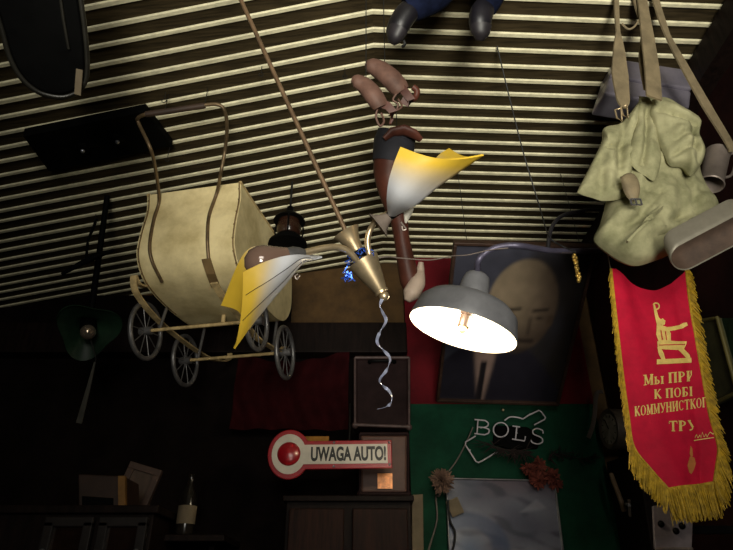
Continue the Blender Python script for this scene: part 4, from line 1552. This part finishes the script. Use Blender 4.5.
def suitcase(name, label, corners, depth, m, rimm, tagged=False):
    tl, tr, br, bl = corners
    T = thing(name, (bl + br) / 2, label, 'suitcase')
    d = Vector((0, depth, 0))
    MB().prism([tl, tr, br, bl], d).build('case_body', m, T, bevel=.012)
    n = Vector((0, -.004, 0))
    e = MB()
    for a, b in ((bl, br), (tl, tr)):
        e.tube([a + n, b + n], .007, 8)
    for a, b in ((bl, tl), (br, tr)):
        e.tube([a + n, b + n], .005, 8)
    e.build('edging', rimm, T, smooth=60)
    for t in (.0, 1.0):
        p = bl.lerp(br, t)
        MB().ball(p + Vector((0, .004, 0)), .013, 12, 8).build('corner_cap', rimm, T, smooth=60)
    c = bl.lerp(tr, .5)
    return T


Ys = 2.33
def onz(p, z): return Vector((p.x, p.y, z))


s2 = suitcase('suitcase', 'plain brown suitcase on the cabinet below the dark suitcase, with a small bright label', (PY(360, 434, Ys), PY(408, 434, Ys), onz(PY(408, 495, Ys), ctop + .0255), onz(PY(360, 495, Ys), ctop + .0255)), .2, case2_m, case_m)
lab = MB()
p = PY(385, 481, Ys - .008)
lab.box(p, (.055, .004, .055))
lo = lab.build('paper_label', mat('shiny_label', srgb(190, 120, 64), .3, .3, var=.4, scale=60), s2)
s1 = suitcase('suitcase', 'big dark brown suitcase with worn edging standing on the plain brown suitcase', (PY(355, 358, Ys), PY(409, 358, Ys), PY(409, 427, Ys), PY(355, 425, Ys)), .2, case_m, mat('worn_edging', srgb(78, 60, 58), .55, var=.4, scale=30))
hm = MB()
c_ = PY(382, 362, Ys - .01)
hm.tube(smoothpts([c_ + Vector((-.05, .01, 0)), c_ + Vector((-.045, -.012, 0)), c_ + Vector((.045, -.012, 0)), c_ + Vector((.05, .01, 0))], 4), .007, 8)
hm.build('handle', black_m, s1, smooth=60)
# boards that carry the dark suitcase: none seen, it rests on the case below

# dark red cloth hanging under the beam
def cloth():
    a, b = PY(238, 354, 2.47), PY(349, 352, 2.47)
    zb = PY(300, 430, 2.47).z
    def fn(u, v):
        p = a.lerp(b, u)
        zz = a.z + (b.z - a.z) * u
        sag = .04 * math.sin(math.pi * u) * (1 - v)
        return Vector((p.x, 2.468 + .012 * math.sin(u * 26 + 2 * math.sin(v * 4)) + .008 * math.sin(v * 9 + u * 5), zz - sag - v * (zz - zb)))
    T = MB()
    T.grid(fn, 70, 20, thick=.004)
    tag(T.build('draped_cloth', redcloth_m, smooth=60), 'dark red cloth draped under the dark beam behind the pram wheels', 'cloth')


cloth()


def build_road_sign():
    Yq = 2.20
    T = thing('enamel_sign', PY(330, 470, Yq), 'red and white enamel sign with round end reading UWAGA AUTO! in front of the suitcases', 'sign')
    k = (PY(289, 455, Yq) - PY(288, 455, Yq)).length
    c = PY(289, 454, Yq)
    ux, uz = Vector((1, 0, 0.012)).normalized(), Vector((-0.012, 0, 1)).normalized()

    def q(x, y, off=0):                     # sign coordinates in photo pixels right and up from the disc centre
        return c + ux * x * k + uz * y * k * 1.14 + Vector((0, -off, 0))

    def outline(R, hb, ht, xe):
        pts = []
        a0 = math.asin(ht / R)
        a1 = math.asin(hb / R)
        pts.append((xe, -hb))
        pts.append((xe, ht))
        n = 30
        for i in range(n + 1):
            a = a0 + (2 * math.pi - a1 - a0) * i / n
            pts.append((R * math.cos(a), R * math.sin(a)))
        return pts
    MB().prism([q(x, y) for x, y in outline(21.5, 13.2, 11.2, 103)], (0, .012, 0)).build('sign_plate', red_enamel_m, T, bevel=.003)
    MB().prism([q(x, y, .003) for x, y in outline(17.2, 8.9, 7.6, 98.5)], (0, .003, 0)).build('white_field', white_enamel_sign_m, T)
    d = MB()
    R_ = 11.6 * k
    d.lathe([(0, .014), (R_ * .3, .0132), (R_ * .6, .0105), (R_ * .85, .006), (R_, .002), (R_, 0)], q(0, 0, .003), (0, -1, 0), 40)
    d.build('red_disc', red_enamel_m, T, smooth=60)
    fc = bpy.data.curves.new('lettering', 'FONT')
    fc.body = 'UWAGA AUTO!'
    fc.size = 1
    fc.offset = .04
    fo = bpy.data.objects.new('lettering', fc)
    COL.objects.link(fo)
    dg = bpy.context.evaluated_depsgraph_get()
    me = bpy.data.meshes.new_from_object(fo.evaluated_get(dg))
    bpy.data.objects.remove(fo)
    xs = [v.co.x for v in me.vertices]
    ys = [v.co.y for v in me.vertices]
    lo_, hi_ = min(xs), max(xs)
    ylo, yhi = min(ys), max(ys)
    vs = [q(22 + (v.co.x - lo_) / (hi_ - lo_) * 75, -6.8 + (v.co.y - ylo) / (yhi - ylo) * 12.6, .0045) for v in me.vertices]
    m = MB()
    m.add(vs, [tuple(p.vertices) for p in me.polygons])
    bpy.data.meshes.remove(me)
    m.build('lettering', ink_m, T)
    for (x, y) in ((45, -11), (100.5, -10), (45, 9.5), (100.5, 9)):
        MB().ball(q(x, y, .001), .0045, 10, 6).build('screw', steel_m, T, smooth=60)
    # iron bracket to the cabinet
    MB().tube([q(92, -4, -.012), q(92, -4, -.012) + Vector((0, .105, 0))], .006, 8).build('bracket', blackmat_m, T)
    MB().tube([q(60, 8, -.012), q(60, 8, -.012) + Vector((0, .03, 0)), q(60, 56, -.16)], .003, 8).build('wire', wire_m, T)


build_road_sign()
tag(MB().box(PY(314, 440, 2.42), (.12, .03, .022)).build('brass_rail', mat('yellow_brass', srgb(130, 88, 30), .35, .7, var=.4)), 'short yellow brass strip peeping over the bar of the enamel sign', 'strip')

# ------------------------------------------------------------------ things hanging under the ceiling
def build_shoe(name, label, pix, rads, d, group):
    pts = smoothpts([P(x, y, d + o) for (x, y, o) in pix], 5)
    T = thing(name, pts[0], label, 'shoe', group)
    m = MB()
    m.tube(pts, interp(rads, len(pts)), 18, flat=(1.0, .82))
    m.build('upper', lilac_brown_m, T, smooth=60)
    return T, pts


sh1, p1 = build_shoe('old_shoe', 'upper of two worn brown shoes dangling toe up from the ceiling by the fold', [(366, 63, 0), (370, 65, 0), (380, 70, 0), (391, 79, -.01), (399, 88, -.015), (402, 92, -.015)], [.008, .020, .026, .028, .026, .022], 1.5, 'old shoes hanging from the ceiling')
sh2, p2 = build_shoe('old_shoe', 'lower of two worn brown shoes dangling toe up from the ceiling by the fold', [(351.5, 80, 0), (356, 81, 0), (365, 86, 0), (373, 95, -.01), (379, 104, -.01), (381, 108, -.01)], [.0065, .0165, .0205, .0225, .0205, .0175], 1.33, 'old shoes hanging from the ceiling')
m = MB()
m.strap([P(400, 86, 1.475), P(406, 93, 1.47), P(411, 100, 1.47), (P(409, 103, 1.475)), P(402, 99, 1.475)], .02, .006, (.2, -.6, .8))
m.build('heel_counter', leather_brown_m, sh1, smooth=40)
m = MB()
m.tube(smoothpts([P(413, 87, 1.5), P(417, 91, 1.5), P(415, 98, 1.5), P(410, 100, 1.49)], 4), .008, 8)
m.build('tongue', leather_brown_m, sh1, smooth=60)
m = MB()
m.strap([P(379, 103, 1.32), P(388, 106, 1.315), P(393, 112, 1.315), P(391, 117, 1.32)], .018, .006, (.2, -.6, .8))
m.build('heel_counter', leather_brown_m, sh2, smooth=40)
for T_, pp_, d_ in ((sh1, [(396, 94), (393, 100), (398, 104), (397, 110), (402, 106), (398, 99)], 1.47), (sh2, [(378, 107), (376, 117), (380, 126), (384, 121), (381, 113)], 1.32)):
    MB().tube(smoothpts([P(x, y, d_) for x, y in pp_], 5), .0028, 6).build('lace', lilac_brown_m, T_, smooth=60)
MB().tube(smoothpts([P(388, 108, 1.32), P(392, 115, 1.32), P(390, 124, 1.32), P(393, 119, 1.32)], 5), .003, 6).build('lace', leather_brown_m, sh2, smooth=60)
hang(sh1, P(385, 72, 1.5))
hang(sh2, P(366, 86, 1.33))


def build_leg():
    d = 1.85
    pix = [(397, 134, .02), (394, 145, .02), (391, 158, .0), (389, 172, 0), (391, 188, 0), (395, 204, 0), (399, 220, 0), (402, 240, 0), (406, 262, 0), (410, 280, 0), (413, 290, 0)]
    rad = [.058, .062, .054, .048, .042, .036, .027, .024, .028, .032, .027]
    pts = smoothpts([P(x, y, d + o) for x, y, o in pix], 5)
    rs = interp(rad, len(pts))
    T = thing('display_leg', pts[-1], 'long brown leg shaped dummy with black cuff and cream foot hanging behind the brass lamp', 'dummy leg')
    k = 13
    MB().tube(pts[8:], rs[8:], 20).build('leg_shell', leather_brown_m, T, smooth=60)
    MB().tube(pts[:k], [r * 1.06 for r in rs[:k]], 20).build('cuff', mat('black_cloth', srgb(24, 24, 32), .8, var=.4), T, smooth=60)
    m = MB()
    c0 = pts[0]
    m.tube([P(384, 139, d - .05), P(392, 132, d - .05), P(404, 130, d - .05), P(414, 134, d - .05), P(421, 140, d - .04)], [.008, .014, .016, .014, .008], 12, flat=(.7, 1.2))
    m.build('rim', leather_brown_m, T, smooth=60)
    f = MB()
    f.tube(smoothpts([P(421, 262, d + .0), P(420, 272, d + .0), P(417, 283, d - .02), P(411, 294, d - .035), P(407, 301, d - .04)], 5), interp([.008, .014, .026, .026, .010], 21), 16)
    f.build('foot', mat('cream_foot', srgb(170, 150, 134), .6, var=.15), T, smooth=60)
    hang(T, pts[0])
    return T


build_leg()


def build_trousers():
    d = 1.5
    T = thing('stuffed_trousers', P(455, -70, 1.45), 'stuffed dark blue denim trouser legs with dark shoes dangling at the top of the picture', 'dummy')
    la = [P(407, 10, d), P(418, 4, d), P(432, -10, d - .01), P(448, -35, d - .02), P(462, -70, d - .04)]
    lb = [P(485, 10, d + .03), P(490, -2, d + .02), P(494, -20, d), P(488, -45, d - .02), P(476, -72, d - .04)]
    for pts, rr in ((la, [.03, .04, .055, .06, .065]), (lb, [.028, .034, .044, .055, .065])):
        q = smoothpts(pts, 6)
        MB().tube(q, interp(rr, len(q)), 18).build('trouser_leg', denim_m, T, smooth=60)
    MB().ball(P(468, -80, d - .05), .1, 18, 12, (1.1, .8, .7)).build('seat', denim_m, T, smooth=60)
    shoe_m = mat('dark_shoe_leather', srgb(22, 20, 26), .42, var=.35, scale=20)
    for pts, rr in (([P(414, 6, d), P(406, 14, d - .01), P(399, 25, d - .015), P(394, 35, d - .015), P(391, 41, d - .01)], [.026, .030, .029, .023, .010]),
                    ([P(487, 4, d + .03), P(482, 12, d + .01), P(480, 22, d + .0), P(480, 31, d + .0), P(479, 38, d + .005)], [.026, .030, .029, .023, .010])):
        q = smoothpts(pts, 6)
        s_ = MB().tube(q, interp(rr, len(q)), 18, flat=(1, .85)).build('shoe', shoe_m, T, smooth=60)
        toe = MB()
        toe.tube([x + Vector((0, -.002, -.012)) for x in q[-12:]], [r * 1.0 for r in interp(rr, len(q))[-12:]], 16, flat=(1, .85))
        toe.build('toe_cap', mat('scuffed_toe', srgb(38, 34, 38), .5, var=.4, scale=20), s_, smooth=60)
    h = MB()
    p = P(468, -80, d - .05)
    h.tube([p, Vector((p.x, p.y, ZC))], .004, 8)
    h.build('hanging_cord', wire_m, T)
    MB().tube(smoothpts([P(404, 33, d), P(403, 39, d), P(405, 44, d), P(402, 47, d)], 3), .004, 6).build('lace_end', wire_m, T, smooth=60)


build_trousers()


def build_black_case():
    d = 1.2
    pix = [(-30, -60), (-8, 0), (2, 30), (9, 55), (20, 76), (35, 90), (50, 96), (66, 97), (80, 90), (87, 76), (87, 50), (84, 20), (80, -10), (76, -60)]
    T = thing('instrument_case', P(45, 40, d), 'black rounded instrument case with a pale tag filling the upper left corner of the ceiling', 'case')
    c = P(45, 40, d)
    n = (c - EYE).normalized()
    n = (n + Vector((-.1, .2, .5))).normalized()
    base = [PPL(x, y, c, n) for x, y in pix]
    base = smoothpts(base + [base[0]], 4)[:-1]
    cc = sum(base, Vector()) / len(base)
    inner = [cc + (p - cc) * .93 - n * .012 for p in base]
    MB().prism(base, n * .09).build('shell', black_m, T, bevel=.012)
    MB().prism(inner, n * .02).build('lid_panel', black_m, T, bevel=.004)
    m = MB()
    m.tube([cc + (p - cc) * .985 - n * .004 for p in base] + [cc + (base[0] - cc) * .985 - n * .004], .006, 8)
    m.build('edge_bead', mat('worn_black_edge', srgb(44, 42, 36), .35, .2, var=.5), T, smooth=60)
    MB().tube([PPL(57, -30, c, n) - n * .016, PPL(64, 20, c, n) - n * .016, PPL(69, 48, c, n) - n * .016], .003, 8).build('piping', mat('worn_black_edge', srgb(44, 42, 36)), T)
    MB().strap([PPL(80, 68, c, n) - n * .018, PPL(79, 80, c, n) - n * .02, PPL(78, 93, c, n) - n * .018], .013, .003, (1, 0, 0)).build('tag', paper_m, T)
    hang(T, cc + n * .09 - Vector((0, 0, .0)))
    hang(T, PPL(40, 70, c, n) + n * .085)


build_black_case()


def build_fitting():
    # flat black fitting screwed under the left slope
    def onc(x, y):
        d = 1.0
        while P(x, y, d).z < ceil_z(P(x, y, d).x, P(x, y, d).y) + .004: d += .002
        return P(x, y, d)
    a, b, c, e = onc(24, 128), onc(146, 103), onc(173, 139), onc(50, 164)
    T = thing('ceiling_fitting', (a + c) / 2, 'flat black ceiling fitting with two small lenses above the pram handle', 'ceiling fitting')
    n = (b - a).cross(e - a).normalized()
    if n.z > 0: n = -n
    MB().prism([a, b, c, e], n * .035).build('plate', blackmat_m, T, bevel=.004)
    for (u, v) in ((.37, .55), (.66, .5)):
        p = a.lerp(b, u).lerp(e.lerp(c, u), v) + n * .035
        MB().lathe([(.022, 0), (.022, .012), (.016, .014), (0, .016)], p, n, 20).build('lens_ring', black_m, T, smooth=40)
        MB().ball(p + n * .016, .0075, 12, 8).build('lens', steel_m, T, smooth=60)


build_fitting()


def build_lantern():
    d = 2.25
    c = P(289, 226, d)
    T = thing('dark_lantern', c, 'small dark lantern hanging from the ceiling right behind the pram', 'lantern')
    z = Vector((0, 0, 1))
    MB().lathe([(0, .085), (.012, .085), (.018, .06), (.03, .05), (.055, .03), (.06, .02), (0, .02)], c, z, 28).build('cap', black_m, T, smooth=40)
    MB().lathe([(0, .02), (.04, .02), (.046, -.01), (.04, -.04), (.025, -.05), (0, -.05)], c, z, 28).build('globe', mat('dark_amber_glass', srgb(44, 26, 18), .2, var=.2), T, smooth=60)
    MB().lathe([(0, -.048), (.045, -.048), (.07, -.075), (.072, -.085), (0, -.085)], c, z, 28).build('base', blackmat_m, T, smooth=40)
    for a in (.6, 2.7, 4.8):
        u = Vector((math.cos(a), math.sin(a), 0))
        MB().tube([c + u * .058 + z * .022, c + u * .062 - z * .01, c + u * .05 - z * .052], .003, 6).build('guard_wire', blackmat_m, T)
    MB().tube([c + z * .085, Vector((c.x, c.y, ceil_z(c.x, c.y)))], .004, 8).build('chain', wire_m, T)


build_lantern()


def build_green_lamp():
    d = 2.15
    c = P(88, 331, d)
    T = thing('green_lamp', c, 'dark green enamel lamp with a shiny bulb hanging at the far left below the ceiling', 'lamp')
    n = ((EYE - c).normalized() + Vector((.1, 0, -.5))).normalized()
    ax = -n
    r = Vector((1, 0, 0))
    r = (r - ax * r.dot(ax)).normalized()
    b = ax.cross(r)
    m = MB()
    prof = [(1.0, 0), (1.02, .004), (.8, .022), (.45, .042), (.3, .06), (.26, .07), (0, .072)]
    vs, fs = [], []
    N = 40
    for (R_, h) in prof + [(.28, .055), (.44, .037), (.78, .018), (.98, 0)][::1]:
        for j in range(N):
            t = 2 * math.pi * j / N
            k = .1 * (1 + .16 * math.cos(3 * t + .5))
            vs.append(c + (r * math.cos(t) + b * math.sin(t)) * R_ * k + ax * h)
    L_ = len(prof)
    rows = list(range(L_))
    for i in range(L_ - 1):
        for j in range(N):
            fs.append((i * N + j, i * N + (j + 1) % N, (i + 1) * N + (j + 1) % N, (i + 1) * N + j))
    m.add(vs[:L_ * N], fs)
    m.build('lamp_shade', darkgreen_m, T, smooth=60)
    MB().tube([c + ax * .07, c + ax * .01], [.03, .026], 20).build('lamp_holder', blackmat_m, T, smooth=50)
    MB().ball(c - ax * .012, .027, 20, 12).build('bulb', mat('mirror_bulb', srgb(190, 170, 150), .15, .8, var=.3, scale=30), T, smooth=60)
    e = c + ax * .07
    top = P(97, 236, d + .02)
    q = Vector((top.x, top.y, ceil_z(top.x, top.y)))
    MB().tube([e, e + Vector((0, 0, .05)), q], [.014, .012, .010], 12).build('stem', blackmat_m, T, smooth=60)
    MB().tube([P(62, 274, d), P(80, 264, d), P(96, 256, d), (P(114, 250, d))], [.006, .01, .012, .005], 10).build('cross_arm', blackmat_m, T, smooth=60)
    MB().tube([P(86, 260, d), P(88, 240, d + .02), P(97, 219, d + .04)], .005, 8).build('stay', blackmat_m, T, smooth=60)
    m = MB()
    m.strap([P(95, 362, d), P(88, 390, d), P(79, 423, d)], [.006, .014, .02], .006, (1, 0, .2))
    m.build('pull_strap', mat('grey_strap', srgb(60, 58, 52), .8, var=.3), T)
    MB().tube([c + n * .0, P(96, 358, d), P(95, 364, d)], .002, 6).build('pull_cord', wire_m, T)


build_green_lamp()

# gold bead garland at the portrait
gb = thing('gold_garland', P(578, 282, 1.86), 'short gold bead garland hanging from the bent pipe by the portrait', 'garland')
rn = random.Random(9)
m = MB()
for i in range(26):
    t = i / 25
    m.ball(P(574.5 + 5 * t + rn.uniform(-1.2, 1.2), 255 + 26 * t, 1.795 + rn.uniform(-.006, .006)), .0058, 8, 6)
m.build('beads', mat('gold_beads', srgb(226, 186, 96), .3, .6, var=.4, scale=60), gb, smooth=60)
MB().tube([P(574.5, 252, 1.80), P(580, 282, 1.795)], .0015, 6).build('thread', wire_m, gb)

# ------------------------------------------------------------------ right wall: picture, dial, latch, plate
def on_right(x, y, off=0.0):
    return PX(x, y, RX - off)


op = [on_right(693, 322, .03), on_right(718, 318, .03), on_right(738, 392, .03), on_right(706, 408, .03)]
T = thing('framed_picture', op[3], 'olive picture in a thin pale edged frame on the right wall behind the pennant', 'picture')
MB().prism(op, (.022, 0, 0)).build('picture', olive_print_m, T)
e = MB()
for a, b in zip(op, op[1:] + op[:1]):
    e.tube([a - Vector((.002, 0, 0)), b - Vector((.002, 0, 0))], .006, 8)
e.build('frame', mat('olive_frame', srgb(104, 94, 48), .5, var=.3), T, smooth=60)
gp = [on_right(720, 318, .02), on_right(760, 318, .02), on_right(775, 400, .02), on_right(741, 392, .02)]
tag(MB().prism(gp, (.018, 0, 0)).build('green_board', darkgreen_m, bevel=.002), 'dark green board on the right wall beside the olive picture', 'board')

c = PX(610, 429, .985)
T = thing('wall_dial', c, 'round grey dial on the dark side wall between the green wall and the pennant', 'dial')
MB().lathe([(0, .002), (.062, .002), (.066, .006), (.078, .008), (.08, 0), (.08, -.095), (0, -.095)], c, (-1, -.12, 0), 40).build('casing', mat('grey_casing', srgb(84, 74, 64), .5, .2, var=.4), T, smooth=40)
MB().lathe([(0, .0045), (.06, .0045), (.06, .002)], c, (-1, -.12, 0), 36).build('dial_face', mat('dial_grey', srgb(150, 142, 130), .5, .2, var=.35, scale=30), T, smooth=40)
m = MB()
nrm = Vector((-1, -.12, 0)).normalized()
sv = nrm.cross(Vector((0, 0, 1))).normalized()
for i in range(12):
    a = 2 * math.pi * i / 12
    d_ = sv * math.cos(a) + Vector((0, 0, 1)) * math.sin(a)
    m.tube([c + nrm * .0055 + d_ * .046, c + nrm * .0055 + d_ * .057], .0016, 5)
m.build('tick_marks', ink_m, T)
MB().tube([c + nrm * .0065, c + nrm * .0065 + (sv * .4 + Vector((0, 0, 1))).normalized() * .045], .002, 6).build('pointer', ink_m, T)
MB().box((RX - .02, c.y, c.z), (.06, .05, .05)).build('wall_mount', blackmat_m, T)

hp = PY(596, 398, 2.44)
T = thing('bent_strip', hp, 'pale bent metal strip hanging at the right edge of the green wall', 'strip')
MB().strap(smoothpts([PY(603, 392, 2.44), PY(598, 392, 2.44), PY(595.5, 399, 2.44), PY(595, 410, 2.44), PY(593, 424, 2.44), PY(588.5, 438, 2.44)], 5), .018, .004, (1, .2, .2)).build('strip', tin_m, T, smooth=40)
MB().tube([PY(598, 393, 2.44), PY(598, 393, 2.56)], .004, 8).build('hook', greymetal_m, T)

# dark wooden box with a lever on the right wall
bx = [on_right(606, 462, .1), on_right(636, 452, .1), on_right(652, 552, .1), on_right(622, 560, .1)]
T = thing('switch_box', bx[0], 'dark wooden switch box with a pale lever on the side wall left of the fringe', 'switch box')
MB().prism(bx, (.1, 0, 0)).build('box', wood_dark_m, T, bevel=.004)
MB().tube(smoothpts([on_right(611, 474, .13), on_right(615, 485, .13), on_right(620, 498, .13), on_right(624, 511, .12)], 4), .009, 10).build('lever', mat('pale_lever', srgb(136, 114, 90), .5, var=.3), T, smooth=60)
MB().tube([on_right(626, 504, .105), on_right(629, 505, .16)], .006, 10).build('axis_pin', greymetal_m, T, smooth=60)
MB().tube([on_right(629, 500, .13), on_right(630, 516, .12)], .005, 10).build('catch', tin_m, T, smooth=60)
pp = [PY(653, 506, 1.75), PY(694, 500, 1.75), PY(692, 549, 1.75), PY(655, 549, 1.75)]
T = thing('metal_plate', pp[3], 'grey metal plate with a bright lower edge under the fringe of the pennant', 'plate')
MB().prism(pp, (0, .01, 0)).build('plate', mat('plate_grey', srgb(134, 124, 128), .45, .4, var=.3), T, bevel=.002)
MB().tube([pp[3] + Vector((0, -.003, 0)), pp[2] + Vector((0, -.003, 0))], .004, 8).build('lower_edge', tin_m, T)
for x, y in ((661, 524), (676, 531), (682, 526)):
    MB().ball(PY(x, y, 1.748), .009, 12, 8).build('knob', black_m, T, smooth=60)
MB().box(PY(674, 530, 1.77), (.03, .03, .03)).build('spacer', blackmat_m, T)
MB().box((PY(674, 530, 1.79).x + (RX - PY(674, 530, 1.79).x) / 2, 1.79, PY(674, 530, 1.79).z), (RX - PY(674, 530, 1.79).x, .02, .02)).build('wall_arm', blackmat_m, T)

# ------------------------------------------------------------------ dim furniture at the lower left
sb0, sb1 = PY(44, 515, 2.1).x, PY(152, 515, 2.1).x
zt = PY(100, 512, 2.1).z
T = thing('sideboard', ((sb0 + sb1) / 2, 2.3, 0), 'dark sideboard with glazed doors in the unlit lower left corner', 'sideboard')
MB().box(((sb0 + sb1) / 2 - .2, 2.32, zt / 2), (sb1 - sb0 + .4, .40, zt)).build('carcass', wood_dark_m, T, bevel=.004)
MB().box(((sb0 + sb1) / 2 - .2, 2.31, zt + .008), (sb1 - sb0 + .44, .44, .025)).build('top_board', wood_dark_m, T, bevel=.004)
for (xa, xb) in ((-.98, -.80), (-.78, -.60)):
    pass
wdt = (sb1 - sb0) / 2
for k in range(2):
    xm = sb0 + wdt * (k + .5)
    fr = MB()
    for (dx, dz, sx, sz) in ((0, 0, wdt - .02, .03), (0, -.5, wdt - .02, .03), (-(wdt / 2 - .025), -.25, .03, .5), ((wdt / 2 - .025), -.25, .03, .5)):
        fr.box((xm + dx, 2.105, zt - .03 + dz), (sx, .025, sz))
    dd = fr.build('door', mat('grey_brown_frame', srgb(36, 32, 31), .55, spec=.2, var=.3), T, bevel=.003)
    MB().box((xm, 2.112, zt - .28), (wdt - .08, .006, .47)).build('pane', mat('dark_pane', srgb(34, 22, 17), .15, var=.5, scale=6), dd)
    MB().ball((xm + (.06 if k else -.06), 2.085, zt - .12), .01, 12, 8).build('knob', steel_m, dd, smooth=60)
c = [PY(78, 474, 2.2), PY(124, 476, 2.2), PY(124, 512, 2.2), PY(78, 512, 2.2)]
c[2].z = c[3].z = zt + .0205
T = thing('wooden_crate', (c[2] + c[3]) / 2, 'small brown box with a yellow edge on the dark sideboard', 'box')
MB().prism(c, (0, .16, 0)).build('box', mat('brown_box', srgb(48, 30, 20), .6, var=.4), T, bevel=.004)
MB().prism([c[1] + Vector((-.02, -.004, 0)), c[1] + Vector((.004, -.004, 0)), c[2] + Vector((.004, -.004, 0)), c[2] + Vector((-.02, -.004, 0))], (0, .02, 0)).build('yellow_edge', mat('yellow_edge', srgb(120, 84, 34), .6, var=.3), T)
MB().prism([PY(82, 496, 2.195), PY(113, 498, 2.195), PY(113, 508, 2.195), PY(82, 506, 2.195)], (0, .01, 0)).build('dark_slot', blackmat_m, T)
fy = 2.555


def dull_picture(u, v):
    k = .5 + .5 * noise.noise(Vector((u * 4, v * 5, 8)))
    return mixc((lin(70), lin(56), lin(46)), (lin(104), lin(84), lin(70)), k) + (1,)


fc_ = [PY(121, 460, fy), PY(153, 470, fy), PY(144, 540, fy), PY(112, 530, fy)]
framed('framed_picture', 'pale framed picture hanging at a slant on the dark wall behind the sideboard box', 'picture', fc_, .026, .025, mat('pale_frame', srgb(84, 64, 54), .6, var=.3), dull_picture, nu=16, nv=20)
b0 = PY(184, 535, 2.3)
T = thing('bottle', b0, 'dark bottle with a pale label in the unlit lower left corner', 'bottle')
MB().lathe([(0, 0), (.03, 0), (.032, .01), (.032, .12), (.026, .14), (.012, .165), (.011, .2), (.013, .205), (0, .206)], b0, (0, 0, 1), 24).build('glass', mat('bottle_glass', srgb(30, 26, 22), .15, var=.2), T, smooth=50)
MB().lathe([(.0328, .035), (.033, .036), (.033, .095), (.0328, .096)], b0, (0, 0, 1), 24).build('bottle_label', paper_m, T, smooth=50)
sh = thing('wall_shelf', (b0.x, 2.4, b0.z - .02), 'dark narrow shelf carrying a bottle at the lower left', 'shelf')
MB().box((b0.x - .03, 2.42, b0.z - .012), (.36, .3, .022)).build('board', wood_dark_m, sh, bevel=.003)
for sx in (-.1, .1):
    MB().box((b0.x - .03 + sx, 2.5, b0.z - .073), (.02, .12, .1)).build('bracket', wood_dark_m, sh)
